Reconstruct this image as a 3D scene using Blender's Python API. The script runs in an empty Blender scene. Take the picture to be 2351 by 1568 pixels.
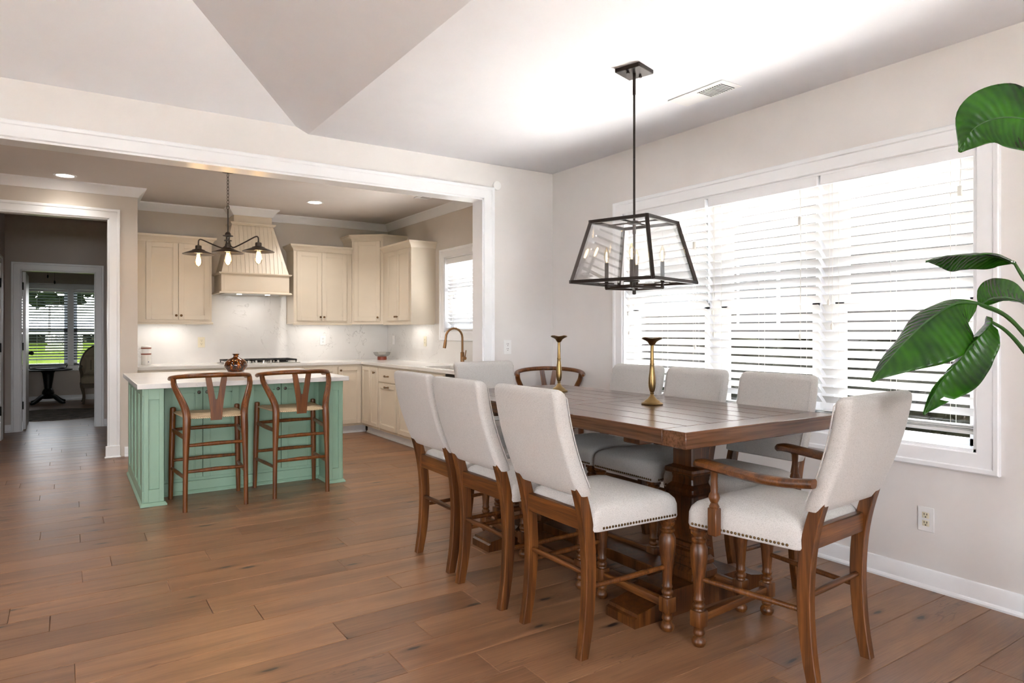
import bpy, bmesh, math, random
from mathutils import Vector, Matrix
random.seed(11)
sc = bpy.context.scene
COL = sc.collection
rad = math.radians
V = Vector

# ------------------------------------------------------------------ camera
cam = bpy.data.cameras.new('camera')
cam.sensor_width = 36.0
cam.lens = 1528.0 / 2351.0 * 36.0
cam.shift_y = -24.0 / 2351.0
cam.clip_start = 0.05
cam_o = bpy.data.objects.new('camera', cam)
COL.objects.link(cam_o)
cam_o.location = (0, 0, 1.315)
cam_o.rotation_euler = (rad(90), 0, rad(-33.66))
sc.camera = cam_o

# ------------------------------------------------------------------ light
w = bpy.data.worlds.new('sky')
sc.world = w
w.use_nodes = True
wn = w.node_tree.nodes
wl = w.node_tree.links
bg = wn['Background']
wtc = wn.new('ShaderNodeTexCoord')
wsep = wn.new('ShaderNodeSeparateXYZ')
wramp = wn.new('ShaderNodeValToRGB')
wl.new(wtc.outputs['Generated'], wsep.inputs[0])
wl.new(wsep.outputs['Z'], wramp.inputs[0])
wramp.color_ramp.elements[0].color = (0.98, 0.99, 1.0, 1)
wramp.color_ramp.elements[1].color = (0.72, 0.85, 1.0, 1)
wl.new(wramp.outputs[0], bg.inputs['Color'])
bg.inputs['Strength'].default_value = 11.0

sun = bpy.data.lights.new('sun', 'SUN')
sun.energy = 105.0
sun.angle = rad(0.6)
sun.color = (1.0, 0.965, 0.91)
sun_o = bpy.data.objects.new('sun', sun)
COL.objects.link(sun_o)
sun_o.location = (8, -3, 20)
sun_dir = V((-0.30, 0.22, -0.93)).normalized()
sun_o.rotation_euler = sun_dir.to_track_quat('-Z', 'Y').to_euler()

vs = sc.view_settings
vs.view_transform = 'Standard'
vs.look = 'None'
vs.gamma = 1.0
vs.use_curve_mapping = False
vs.exposure = 0.5
sc.cycles.use_denoising = True
sc.cycles.adaptive_threshold = 0.035
sc.cycles.max_bounces = 8
sc.cycles.diffuse_bounces = 4
sc.cycles.glossy_bounces = 4
sc.cycles.transmission_bounces = 8
sc.cycles.transparent_max_bounces = 16
sc.cycles.sample_clamp_indirect = 45.0
sc.cycles.caustics_reflective = False
sc.cycles.caustics_refractive = False


def window_portal(name, loc, direction, sx, sy):
    """sky portal in a window opening: guides sampling of the sky, gives no light of its own"""
    l = bpy.data.lights.new(name, 'AREA')
    l.shape = 'RECTANGLE'
    l.size, l.size_y = sx, sy
    l.cycles.is_portal = True
    o = bpy.data.objects.new(name, l)
    COL.objects.link(o)
    o.location = loc
    o.rotation_euler = V(direction).to_track_quat('-Z', 'Z').to_euler()
    return o


window_portal('sky_portal_rear', (-1.0, -3.75, 1.45), (0, 1, 0), 5.0, 2.1)
window_portal('sky_portal_left', (-4.75, 1.9, 1.45), (1, 0, 0), 1.6, 2.1)
window_portal('sky_portal_dining', (3.84, 2.67, 1.46), (-1, 0, 0), 2.5, 1.5)
window_portal('sky_portal_far', (0.03, 15.4, 1.4), (0, -1, 0), 2.2, 1.6)


# ------------------------------------------------------------------ materials
def srgb(r, g, b):
    f = lambda c: (c / 255 / 12.92) if c / 255 <= 0.04045 else ((c / 255 + 0.055) / 1.055) ** 2.4
    return (f(r), f(g), f(b), 1.0)


class NT:
    def __init__(self, name):
        self.m = bpy.data.materials.new(name)
        self.m.use_nodes = True
        self.t = self.m.node_tree
        self.n = self.t.nodes
        self.p = self.n['Principled BSDF']
        self.out = self.n['Material Output']

    def new(self, kind, **kw):
        nd = self.n.new('ShaderNode' + kind)
        for k, v in kw.items():
            if k.startswith('i_'):
                nd.inputs[k[2:].replace('_', ' ')].default_value = v
            else:
                setattr(nd, k, v)
        return nd

    def link(self, a, b):
        self.t.links.new(a, b)

    def coords(self, scale=(1, 1, 1), rand=False, rot=(0, 0, 0)):
        tc = self.new('TexCoord')
        src = tc.outputs['Object']
        if rand:
            oi = self.new('ObjectInfo')
            mul = self.new('VectorMath', operation='SCALE')
            mul.inputs[0].default_value = (37.0, 91.0, 53.0)
            self.link(oi.outputs['Random'], mul.inputs['Scale'])
            add = self.new('VectorMath', operation='ADD')
            self.link(src, add.inputs[0])
            self.link(mul.outputs[0], add.inputs[1])
            src = add.outputs[0]
        mp = self.new('Mapping')
        mp.inputs['Scale'].default_value = scale
        mp.inputs['Rotation'].default_value = rot
        self.link(src, mp.inputs['Vector'])
        return mp.outputs[0]

    def noise(self, vec, scale, detail=3.0, rough=0.5, dist=0.0):
        nd = self.new('TexNoise')
        nd.inputs['Scale'].default_value = scale
        nd.inputs['Detail'].default_value = detail
        nd.inputs['Roughness'].default_value = rough
        nd.inputs['Distortion'].default_value = dist
        self.link(vec, nd.inputs['Vector'])
        return nd.outputs['Fac']

    def ramp(self, fac, stops, interp='LINEAR'):
        nd = self.new('ValToRGB')
        cr = nd.color_ramp
        cr.interpolation = interp
        while len(cr.elements) < len(stops):
            cr.elements.new(0.5)
        for e, (p, c) in zip(cr.elements, stops):
            e.position = p
            e.color = c if len(c) == 4 else (*c, 1)
        self.link(fac, nd.inputs[0])
        return nd.outputs['Color']

    def mix(self, fac, a, b, mode='MIX'):
        nd = self.new('Mix', data_type='RGBA', blend_type=mode)
        for src, i in ((fac, 0), (a, 6), (b, 7)):
            if isinstance(src, (int, float)):
                nd.inputs[i].default_value = src
            elif isinstance(src, tuple):
                nd.inputs[i].default_value = src
            else:
                self.link(src, nd.inputs[i])
        return nd.outputs[2]

    def bump(self, h, strength=0.2, dist=0.01):
        nd = self.new('Bump')
        nd.inputs['Strength'].default_value = strength
        nd.inputs['Distance'].default_value = dist
        self.link(h, nd.inputs['Height'])
        self.link(nd.outputs[0], self.p.inputs['Normal'])


def paint(name, c, rough=0.5, metal=0.0, var=0.03, scale=6.0, bump=0.0, bscale=300, spec=0.5, coat=0.0):
    n = NT(name)
    v = n.coords()
    f = n.noise(v, scale, 3)
    lo = tuple(x * (1 - var) for x in c[:3]) + (1,)
    hi = tuple(min(1, x * (1 + var)) for x in c[:3]) + (1,)
    n.link(n.ramp(f, [(0.3, lo), (0.7, hi)]), n.p.inputs['Base Color'])
    n.p.inputs['Roughness'].default_value = rough
    n.p.inputs['Metallic'].default_value = metal
    n.p.inputs['Specular IOR Level'].default_value = spec
    n.p.inputs['Coat Weight'].default_value = coat
    n.p.inputs['Coat Roughness'].default_value = 0.15
    if bump:
        n.bump(n.noise(v, bscale, 2), bump, 0.002)
    return n.m


def wood(name, dark, mid, light, axis='z', rough=0.4, rand=True, grain=26.0, coat=0.0, bump=0.12):
    n = NT(name)
    k = {'x': (0.06, 1, 1), 'y': (1, 0.06, 1), 'z': (1, 1, 0.06)}[axis]
    v = n.coords(k, rand)
    g1 = n.noise(v, grain, 5, 0.6, 0.6)
    k2 = {'x': (0.03, 1, 1), 'y': (1, 0.03, 1), 'z': (1, 1, 0.03)}[axis]
    v2 = n.coords(k2, rand)
    g2 = n.noise(v2, grain * 7, 2, 0.5)
    c1 = n.ramp(g1, [(0.25, dark), (0.5, mid), (0.75, light)])
    c2 = n.ramp(g2, [(0.34, (0.5, 0.47, 0.44)), (0.58, (1, 1, 1))])
    n.link(n.mix(0.75, c1, c2, 'MULTIPLY'), n.p.inputs['Base Color'])
    n.p.inputs['Roughness'].default_value = rough
    n.p.inputs['Coat Weight'].default_value = coat
    n.p.inputs['Coat Roughness'].default_value = 0.2
    n.bump(g2, bump, 0.002)
    return n.m


def floor_wood():
    n = NT('oak_floor')
    oi = n.new('ObjectInfo')
    v = n.coords((0.10, 1, 1), True)
    g1 = n.noise(v, 9, 6, 0.6, 0.9)
    v2 = n.coords((0.035, 1, 1), True)
    g2 = n.noise(v2, 170, 3, 0.55)
    base = n.ramp(g1, [(0.22, srgb(102, 72, 51)), (0.5, srgb(146, 107, 78)), (0.78, srgb(171, 129, 94))])
    tint = n.ramp(oi.outputs['Random'], [(0.0, (0.80, 0.78, 0.77)), (0.5, (0.95, 0.94, 0.93)), (1.0, (1.12, 1.1, 1.06))])
    c = n.mix(1.0, base, tint, 'MULTIPLY')
    fine = n.ramp(g2, [(0.3, (0.78, 0.76, 0.74)), (0.6, (1, 1, 1))])
    c = n.mix(0.8, c, fine, 'MULTIPLY')
    # knots: sparse dark ovals
    vk = n.coords((1.0, 3.2, 0.001), True)
    vo = n.new('TexVoronoi')
    vo.voronoi_dimensions = '2D'
    vo.inputs['Scale'].default_value = 1.35
    n.link(vk, vo.inputs['Vector'])
    wob = n.noise(n.coords((8, 30, 1), True), 1.0, 3)
    ad = n.new('Math', operation='MULTIPLY_ADD')
    ad.inputs[1].default_value = 0.12
    n.link(wob, ad.inputs[0])
    n.link(vo.outputs['Distance'], ad.inputs[2])
    kn = n.ramp(ad.outputs[0], [(0.088, (1, 1, 1)), (0.105, (0.45, 0.45, 0.45)), (0.17, (0, 0, 0))])
    sepc = n.new('SeparateColor')
    n.link(vo.outputs['Color'], sepc.inputs[0])
    gate = n.ramp(sepc.outputs[0], [(0.42, (0.15, 0.15, 0.15)), (0.44, (1, 1, 1))])
    kn = n.mix(1.0, kn, gate, 'MULTIPLY')
    c = n.mix(kn, c, srgb(50, 38, 34))
    # long dark mineral streaks
    st = n.noise(n.coords((0.16, 1.0, 1), True), 5.0, 4, 0.6, 1.6)
    sk = n.ramp(st, [(0.485, (0, 0, 0)), (0.5, (0.55, 0.55, 0.55)), (0.515, (0, 0, 0))])
    big = n.ramp(n.noise(n.coords((0.5, 1.5, 1), True), 1.6, 2), [(0.54, (0, 0, 0)), (0.66, (1, 1, 1))])
    sk = n.mix(1.0, sk, big, 'MULTIPLY')
    c = n.mix(sk, c, srgb(70, 45, 34))
    n.link(c, n.p.inputs['Base Color'])
    rr = n.ramp(g1, [(0.2, (0.28, 0.28, 0.28)), (0.8, (0.38, 0.38, 0.38))])
    n.link(rr, n.p.inputs['Roughness'])
    n.bump(g2, 0.10, 0.002)
    return n.m


def fabric():
    n = NT('linen_weave')
    v = n.coords()
    w1 = n.new('TexWave', wave_type='BANDS', bands_direction='Z')
    w1.inputs['Scale'].default_value = 150
    w1.inputs['Distortion'].default_value = 3
    w1.inputs['Detail'].default_value = 2
    n.link(v, w1.inputs['Vector'])
    f = n.noise(n.coords((1, 1, 2.2)), 260, 3, 0.7)
    col = n.ramp(f, [(0.3, srgb(166, 162, 160)), (0.46, srgb(205, 202, 199)), (0.7, srgb(216, 213, 210))])
    n.link(col, n.p.inputs['Base Color'])
    n.p.inputs['Roughness'].default_value = 0.9
    n.p.inputs['Specular IOR Level'].default_value = 0.15
    n.p.inputs['Sheen Weight'].default_value = 0.15
    mx = n.mix(0.5, f, w1.outputs['Fac'])
    n.bump(mx, 0.5, 0.004)
    return n.m


def quartz(name, vein=0.5, scale=1.3):
    n = NT(name)
    v = n.coords()
    f = n.noise(v, scale, 5, 0.62, 1.5)
    band = n.ramp(f, [(0.493, (0, 0, 0)), (0.5, (1, 1, 1)), (0.507, (0, 0, 0))])
    brk = n.ramp(n.noise(v, 40, 3, 0.7), [(0.42, (0.15, 0.15, 0.15)), (0.62, (1, 1, 1))])
    big = n.ramp(n.noise(v, 1.3, 2), [(0.36, (0.1, 0.1, 0.1)), (0.56, (1, 1, 1))])
    m = n.mix(1.0, band, brk, 'MULTIPLY')
    m = n.mix(1.0, m, big, 'MULTIPLY')
    m = n.mix(1.0, m, (vein, vein, vein, 1), 'MULTIPLY')
    soft = n.ramp(n.noise(v, 2.5, 4), [(0.3, srgb(226, 224, 222)), (0.7, srgb(236, 235, 233))])
    n.link(n.mix(m, soft, srgb(128, 122, 116)), n.p.inputs['Base Color'])
    n.p.inputs['Roughness'].default_value = 0.14
    return n.m


def rush():
    n = NT('woven_paper_cord')
    v = n.coords()
    f = n.noise(v, 90, 2)
    w1 = n.new('TexWave', wave_type='BANDS', bands_direction='DIAGONAL')
    w1.inputs['Scale'].default_value = 45
    w1.inputs['Distortion'].default_value = 1.5
    n.link(v, w1.inputs['Vector'])
    n.link(n.ramp(n.mix(0.5, w1.outputs['Fac'], f), [(0.2, srgb(168, 140, 104)), (0.7, srgb(226, 206, 172))]), n.p.inputs['Base Color'])
    n.p.inputs['Roughness'].default_value = 0.8
    n.bump(w1.outputs['Fac'], 0.6, 0.004)
    return n.m


def glass(name, tint=(1, 1, 1, 1), refl=0.08, rough=0.0):
    """clear pane: see-through with a fresnel reflection"""
    n = NT(name)
    tr = n.new('BsdfTransparent')
    tr.inputs[0].default_value = tint
    gl = n.new('BsdfGlossy')
    gl.inputs['Roughness'].default_value = rough
    fr = n.new('LayerWeight')
    fr.inputs['Blend'].default_value = 0.35
    mad = n.new('Math', operation='MULTIPLY_ADD')
    n.link(fr.outputs['Fresnel'], mad.inputs[0])
    mad.inputs[1].default_value = 0.45
    mad.inputs[2].default_value = refl
    ms = n.new('MixShader')
    n.link(mad.outputs[0], ms.inputs[0])
    n.link(tr.outputs[0], ms.inputs[1])
    n.link(gl.outputs[0], ms.inputs[2])
    n.link(ms.outputs[0], n.out.inputs[0])
    return n.m


def emit(name, c, s):
    n = NT(name)
    n.p.inputs['Base Color'].default_value = c
    f = n.noise(n.coords(), 20, 1)
    n.link(n.ramp(f, [(0, tuple(x * 0.97 for x in c[:3])), (1, c)]), n.p.inputs['Emission Color'])
    n.p.inputs['Emission Strength'].default_value = s
    return n.m


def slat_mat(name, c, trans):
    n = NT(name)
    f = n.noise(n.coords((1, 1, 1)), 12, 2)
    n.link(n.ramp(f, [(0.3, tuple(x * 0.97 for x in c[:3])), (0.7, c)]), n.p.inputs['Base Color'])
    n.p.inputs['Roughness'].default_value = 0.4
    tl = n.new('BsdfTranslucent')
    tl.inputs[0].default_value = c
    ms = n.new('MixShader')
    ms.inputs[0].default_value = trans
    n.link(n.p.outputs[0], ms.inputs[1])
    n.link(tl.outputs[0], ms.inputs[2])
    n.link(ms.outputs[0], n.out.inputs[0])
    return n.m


def leaf_mat(name, dark, light, trans=0.25, scale=9.0):
    n = NT(name)
    f = n.noise(n.coords(), scale, 4)
    at_ = n.new('Attribute', attribute_name='vein')
    sn = n.new('Math', operation='SINE')
    n.link(at_.outputs['Fac'], sn.inputs[0])
    ma = n.new('Math', operation='MULTIPLY_ADD')
    n.link(sn.outputs[0], ma.inputs[0])
    ma.inputs[1].default_value = 0.045
    n.link(f, ma.inputs[2])
    col = n.ramp(ma.outputs[0], [(0.28, dark), (0.72, light)])
    n.link(col, n.p.inputs['Base Color'])
    n.p.inputs['Roughness'].default_value = 0.26
    n.bump(sn.outputs[0], 0.25, 0.003)
    tl = n.new('BsdfTranslucent')
    n.link(col, tl.inputs[0])
    ms = n.new('MixShader')
    ms.inputs[0].default_value = trans
    n.link(n.p.outputs[0], ms.inputs[1])
    n.link(tl.outputs[0], ms.inputs[2])
    n.link(ms.outputs[0], n.out.inputs[0])
    return n.m


def amber():
    n = NT('amber_glass')
    v = n.coords((1, 1, 1), rot=(0.3, 0.5, 0.2))
    f = n.noise(n.coords((1, 1, 0.55), rot=(0, 0.7, 0)), 55, 3, 0.6, 1.0)
    col = n.ramp(f, [(0.40, srgb(14, 5, 2)), (0.53, srgb(80, 32, 5)), (0.68, srgb(190, 104, 16))])
    n.link(col, n.p.inputs['Base Color'])
    n.p.inputs['Roughness'].default_value = 0.06
    n.p.inputs['Transmission Weight'].default_value = 0.25
    n.p.inputs['Coat Weight'].default_value = 0.6
    return n.m


def rug_mat():
    n = NT('cowhide_rug')
    f = n.noise(n.coords((1, 3, 1)), 6, 5, 0.7)
    n.link(n.ramp(f, [(0.35, srgb(70, 62, 58)), (0.5, srgb(120, 108, 98)), (0.65, srgb(160, 150, 138))]), n.p.inputs['Base Color'])
    n.p.inputs['Roughness'].default_value = 0.95
    return n.m


def jar_mat():
    n = NT('printed_white_ceramic')
    v = n.coords()
    vo = n.new('TexVoronoi')
    vo.inputs['Scale'].default_value = 38
    n.link(v, vo.inputs['Vector'])
    m = n.ramp(vo.outputs['Distance'], [(0.18, (1, 1, 1)), (0.3, (0, 0, 0))])
    m2 = n.ramp(n.noise(v, 14, 2), [(0.55, (0, 0, 0)), (0.62, (1, 1, 1))])
    n.link(n.mix(n.mix(1.0, m, m2, 'MULTIPLY'), srgb(228, 226, 222), srgb(58, 82, 120)), n.p.inputs['Base Color'])
    n.p.inputs['Roughness'].default_value = 0.2
    return n.m


M = {}
M['wall'] = paint('wall_paint', srgb(230, 227, 226), 0.75, var=0.012, spec=0.2, bump=0.03)
M['kwall'] = paint('kitchen_wall_paint', srgb(216, 209, 202), 0.75, var=0.012, spec=0.2, bump=0.03)
M['hwall'] = paint('hall_wall_paint', srgb(205, 196, 190), 0.75, var=0.012, spec=0.2)
M['ceiling'] = paint('ceiling_paint', srgb(235, 236, 241), 0.85, var=0.01, spec=0.1, bump=0.03)
M['kceiling'] = paint('kitchen_ceiling_paint', srgb(222, 216, 212), 0.8, var=0.01, spec=0.1)
M['trim'] = paint('white_trim_paint', srgb(243, 245, 249), 0.32, var=0.01)
M['floor'] = floor_wood()
M['seam'] = paint('floor_underlay', srgb(52, 36, 26), 0.9, var=0.1)
M['cab'] = paint('cream_cabinet_paint', srgb(226, 215, 198), 0.38, var=0.015)
M['mint'] = paint('mint_green_paint', srgb(148, 181, 158), 0.38, var=0.02)
M['quartz'] = quartz('white_quartz', 0.25)
M['splash'] = quartz('veined_quartz_backsplash', 0.5, 1.1)
M['chair'] = wood('stained_oak', srgb(44, 21, 7), srgb(98, 56, 21), srgb(136, 84, 36), 'z', 0.38)
M['chairh'] = wood('stained_oak_rail', srgb(44, 21, 7), srgb(98, 56, 21), srgb(136, 84, 36), 'x', 0.38)
M['tabletop'] = wood('table_top_wood', srgb(62, 36, 20), srgb(98, 62, 38), srgb(122, 82, 54), 'y', 0.24, coat=0.5, grain=14)
M['tablex'] = wood('table_crossband_wood', srgb(62, 36, 20), srgb(98, 62, 38), srgb(122, 82, 54), 'x', 0.24, coat=0.5, grain=14)
M['pedestal'] = wood('table_pedestal_wood', srgb(40, 19, 6), srgb(84, 46, 15), srgb(112, 66, 25), 'z', 0.33, coat=0.25)
M['stool'] = wood('walnut_stain', srgb(66, 31, 6), srgb(114, 63, 19), srgb(142, 85, 33), 'z', 0.36, coat=0.2)
M['fabric'] = fabric()
M['rush'] = rush()
M['nail'] = paint('antique_brass_nail', srgb(112, 88, 56), 0.35, 1.0)
M['brass'] = paint('aged_brass', srgb(150, 124, 82), 0.3, 1.0, var=0.12, scale=12)
M['knob'] = paint('bronze_knob', srgb(116, 88, 60), 0.3, 1.0)
M['bronze'] = paint('champagne_bronze', srgb(150, 116, 82), 0.28, 1.0)
M['black'] = paint('oil_rubbed_bronze', srgb(44, 35, 31), 0.42, 0.6)
M['iron'] = paint('cast_iron', srgb(20, 20, 21), 0.5, 0.3)
M['pewter'] = paint('dark_pewter', srgb(96, 88, 82), 0.36, 0.9)
M['steel'] = paint('brushed_steel', srgb(196, 194, 190), 0.3, 1.0)
M['plate'] = paint('white_plate_plastic', srgb(238, 238, 238), 0.35)
M['ivory'] = paint('ivory_plastic', srgb(228, 220, 196), 0.35)
M['slot'] = paint('dark_slot', srgb(30, 27, 25), 0.6)
M['slat'] = slat_mat('white_blind_slat', (0.82, 0.82, 0.82, 1), 0.12)
M['slatfar'] = slat_mat('far_blind_slat', (0.10, 0.115, 0.125, 1), 0.03)  # slat colour darkened to stand for the dimmer exposure at this window
M['cord'] = paint('white_cord', srgb(236, 234, 228), 0.7)
M['glass'] = glass('window_glass', refl=0.02)
M['lanternglass'] = glass('lantern_glass', refl=0.05)
M['bulbglass'] = glass('bulb_glass', (1.0, 0.93, 0.80, 1), refl=0.03)
M['clearglass'] = glass('cut_glass', (0.96, 0.96, 0.95, 1), refl=0.16, rough=0.1)
M['filament'] = emit('warm_filament', (1.0, 0.62, 0.25, 1), 60.0)
M['flame'] = emit('candle_bulb_filament', (1.0, 0.80, 0.52, 1), 18.0)
M['lens'] = emit('downlight_lens', (1.0, 0.93, 0.84, 1), 14.0)
M['ledstrip'] = emit('led_strip', (1.0, 0.95, 0.88, 1), 1.2)
M['leaf'] = leaf_mat('glossy_leaf', srgb(16, 58, 8), srgb(52, 116, 14), 0.3)
M['stem'] = paint('leaf_stem', srgb(48, 92, 34), 0.4, var=0.15)
M['amber'] = amber()
M['jar'] = jar_mat()
M['redwood'] = paint('red_brown_wood', srgb(134, 62, 40), 0.4, var=0.12)
M['blackwood'] = paint('black_lacquer', srgb(16, 15, 15), 0.35)
M['chairlinen'] = paint('oatmeal_linen', srgb(176, 164, 142), 0.9, var=0.05, scale=40)
M['chairframe'] = paint('weathered_frame', srgb(96, 84, 70), 0.6, var=0.12)
M['rug'] = rug_mat()
M['pot'] = paint('grey_planter', srgb(120, 118, 114), 0.6)
M['soil'] = paint('potting_soil', srgb(40, 28, 20), 0.95, var=0.3, scale=60)
M['lawn'] = paint('lawn_grass', (0.010, 0.0150, 0.0025, 1), 0.95, var=0.25, scale=1.2, spec=0.0)
M['hedge'] = paint('hedge_leaves', (0.006, 0.0062, 0.004, 1), 0.95, var=0.5, scale=14, spec=0.0)
M['tree'] = paint('tree_leaves', (0.008, 0.016, 0.004, 1), 0.95, var=0.5, scale=3, spec=0.0)
M['siding'] = paint('dark_stained_siding', (0.018, 0.015, 0.012, 1), 0.8, var=0.3, scale=4)
M['roof'] = paint('charcoal_shingles', (0.02, 0.02, 0.021, 1), 0.9, var=0.3, scale=9)
M['bark'] = paint('tree_bark', srgb(70, 56, 44), 0.9, var=0.2)
M['patio'] = paint('pale_concrete', srgb(228, 225, 221), 0.9, var=0.03)  # pale surface of the added slabs that bounce light indoors


# ------------------------------------------------------------------ mesh builder
class MB:
    def __init__(self):
        self.bm = bmesh.new()

    def _tf(self, vs, m):
        if m is not None:
            for v in vs:
                v.co = m @ v.co

    def box(self, x0, x1, y0, y1, z0, z1, b=0.0, seg=1, m=None):
        bm = self.bm
        c = [bm.verts.new((x, y, z)) for x in (x0, x1) for y in (y0, y1) for z in (z0, z1)]
        fs = [bm.faces.new([c[i] for i in q]) for q in
              ((0, 1, 3, 2), (4, 6, 7, 5), (0, 4, 5, 1), (2, 3, 7, 6), (0, 2, 6, 4), (1, 5, 7, 3))]
        self._tf(c, m)
        if b:
            es = list({e for f in fs for e in f.edges})
            bmesh.ops.bevel(bm, geom=es, offset=b, offset_type='OFFSET', segments=seg, profile=0.5, affect='EDGES', clamp_overlap=True)
        return self

    def loft(self, rings, cap=True, closed=True, loop=False):
        bm = self.bm
        R_ = [[bm.verts.new(p) for p in r] for r in rings]
        n = len(R_[0])
        pairs = list(zip(R_[:-1], R_[1:]))
        if loop:
            pairs.append((R_[-1], R_[0]))
        for a, b in pairs:
            for i in range(n if closed else n - 1):
                j = (i + 1) % n
                bm.faces.new((a[i], a[j], b[j], b[i]))
        if cap and not loop and closed:
            bm.faces.new(list(reversed(R_[0])))
            bm.faces.new(R_[-1])
        return self

    def lathe(self, prof, c=(0, 0, 0), seg=16, m=None, phase=0.0):
        rings = []
        for r, z in prof:
            ring = []
            for i in range(seg):
                a = 2 * math.pi * i / seg + phase
                p = V((max(r, 1e-4) * math.cos(a), max(r, 1e-4) * math.sin(a), z))
                if m is not None:
                    p = m @ p
                ring.append(p + V(c))
            rings.append(ring)
        return self.loft(rings)

    def tube(self, pts, r, seg=8, closed=False, flat=1.0, up=None):
        pts = [V(p) for p in pts]
        n = len(pts)
        rs = r if isinstance(r, (list, tuple)) else [r] * n
        rings = []
        prev = None
        for i, p in enumerate(pts):
            if closed:
                t = (pts[(i + 1) % n] - pts[i - 1]).normalized()
            else:
                t = (pts[min(i + 1, n - 1)] - pts[max(i - 1, 0)]).normalized()
            if prev is None:
                a = V(up) if up else (V((0, 0, 1)) if abs(t.z) < 0.9 else V((1, 0, 0)))
                u = (a - t * a.dot(t)).normalized()
            else:
                u = (prev - t * prev.dot(t)).normalized()
            prev = u
            w_ = t.cross(u)
            rings.append([p + (u * math.cos(2 * math.pi * k / seg) * flat + w_ * math.sin(2 * math.pi * k / seg)) * rs[i]
                          for k in range(seg)])
        return self.loft(rings, cap=not closed, loop=closed)

    def prism(self, pts, d):
        d = V(d)
        a = [self.bm.verts.new(p) for p in pts]
        b = [self.bm.verts.new(V(p) + d) for p in pts]
        n = len(a)
        self.bm.faces.new(a)
        self.bm.faces.new(list(reversed(b)))
        for i in range(n):
            j = (i + 1) % n
            self.bm.faces.new((a[j], a[i], b[i], b[j]))
        return self

    def sweep(self, path, prof, n, closed=False):
        """profile (a, b) along a polyline in the plane with normal n; a = offset to the left, b along n"""
        n = V(n).normalized()
        P = [V(p) for p in path]
        k = len(P)
        rings = []
        for i in range(k):
            d0 = (P[i] - P[i - 1]).normalized() if (i > 0 or closed) else None
            d1 = (P[(i + 1) % k] - P[i]).normalized() if (i < k - 1 or closed) else None
            if d0 is None:
                d0 = d1
            if d1 is None:
                d1 = d0
            l0, l1 = n.cross(d0), n.cross(d1)
            mit = (l0 + l1) / (1 + l0.dot(l1))
            rings.append([P[i] + mit * a + n * b for a, b in prof])
        return self.loft(rings, cap=not closed, loop=closed)

    def mesh(self, name, smooth=40):
        bm = self.bm
        bmesh.ops.recalc_face_normals(bm, faces=bm.faces[:])
        me = bpy.data.meshes.new(name)
        bm.to_mesh(me)
        bm.free()
        if smooth:
            me.polygons.foreach_set('use_smooth', [True] * len(me.polygons))
            me.set_sharp_from_angle(angle=rad(smooth))
        me.update()
        return me

    def build(self, name, mat, parent=None, smooth=40, org=None, kind=None):
        """org: base point to be taken off world-space vertices; with a parent, the parent's location"""
        me = self.mesh(name, smooth)
        me.materials.append(M[mat] if isinstance(mat, str) else mat)
        o = bpy.data.objects.new(name, me)
        COL.objects.link(o)
        off = None
        if org is not None:
            off = V(org)
        if parent is not None:
            o.parent = parent
        if off is not None:
            me.transform(Matrix.Translation(-off))
            if parent is None:
                o.location = off
        if kind:
            o['kind'] = kind
        return o


def thing(name, label, cat, loc=(0, 0, 0), rz=0.0, group=None):
    o = bpy.data.objects.new(name, None)
    COL.objects.link(o)
    o.empty_display_size = 0.05
    o.location = loc
    o.rotation_euler = (0, 0, rz)
    o['label'] = label
    o['category'] = cat
    if group:
        o['group'] = group
    return o


def tag(o, label, cat, group=None, kind=None):
    o['label'] = label
    o['category'] = cat
    if group:
        o['group'] = group
    if kind:
        o['kind'] = kind
    return o


def dup(root, loc, rz, label):
    r = root.copy()
    COL.objects.link(r)
    r.location = loc
    r.rotation_euler = (0, 0, rz)
    r['label'] = label
    for ch in list(root.children):
        c = ch.copy()
        COL.objects.link(c)
        c.parent = r
        for g in list(ch.children):
            d = g.copy()
            COL.objects.link(d)
            d.parent = c
    return r


def struct(o):
    o['kind'] = 'structure'
    return o


def wbox(name, mat, *boxes, bev=0.0):
    mb = MB()
    for b in boxes:
        mb.box(*b, b=bev)
    return struct(mb.build(name, mat, smooth=0 if not bev else 40))


def rring(cx, cy, z, hx, hy, r, n=4):
    pts = []
    r = min(r, hx, hy)
    for qx, qy, a0 in ((1, 1, 0), (-1, 1, 90), (-1, -1, 180), (1, -1, 270)):
        for i in range(n + 1):
            a = rad(a0 + 90 * i / n)
            pts.append(V((cx + qx * (hx - r) + r * math.cos(a), cy + qy * (hy - r) + r * math.sin(a), z)))
    return pts


def smooth_path(pts, n=6):
    """Catmull-Rom through the points"""
    P = [V(p) for p in pts]
    out = []
    for i in range(len(P) - 1):
        p0 = P[i - 1] if i > 0 else P[i] * 2 - P[i + 1]
        p1, p2 = P[i], P[i + 1]
        p3 = P[i + 2] if i + 2 < len(P) else P[i + 1] * 2 - P[i]
        for k in range(n):
            t = k / n
            out.append(0.5 * (2 * p1 + (p2 - p0) * t + (2 * p0 - 5 * p1 + 4 * p2 - p3) * t * t + (3 * p1 - p0 - 3 * p2 + p3) * t ** 3))
    out.append(P[-1])
    return out

# ------------------------------------------------------------------ room shell
XR, YB, YB2, ZC = 3.66, 4.83, 4.985, 2.74
XK, YK, ZK = 3.785, 8.87, 2.82
YJ, XJ = 8.06, 0.606
YH, YF = 10.80, 15.2

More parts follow.
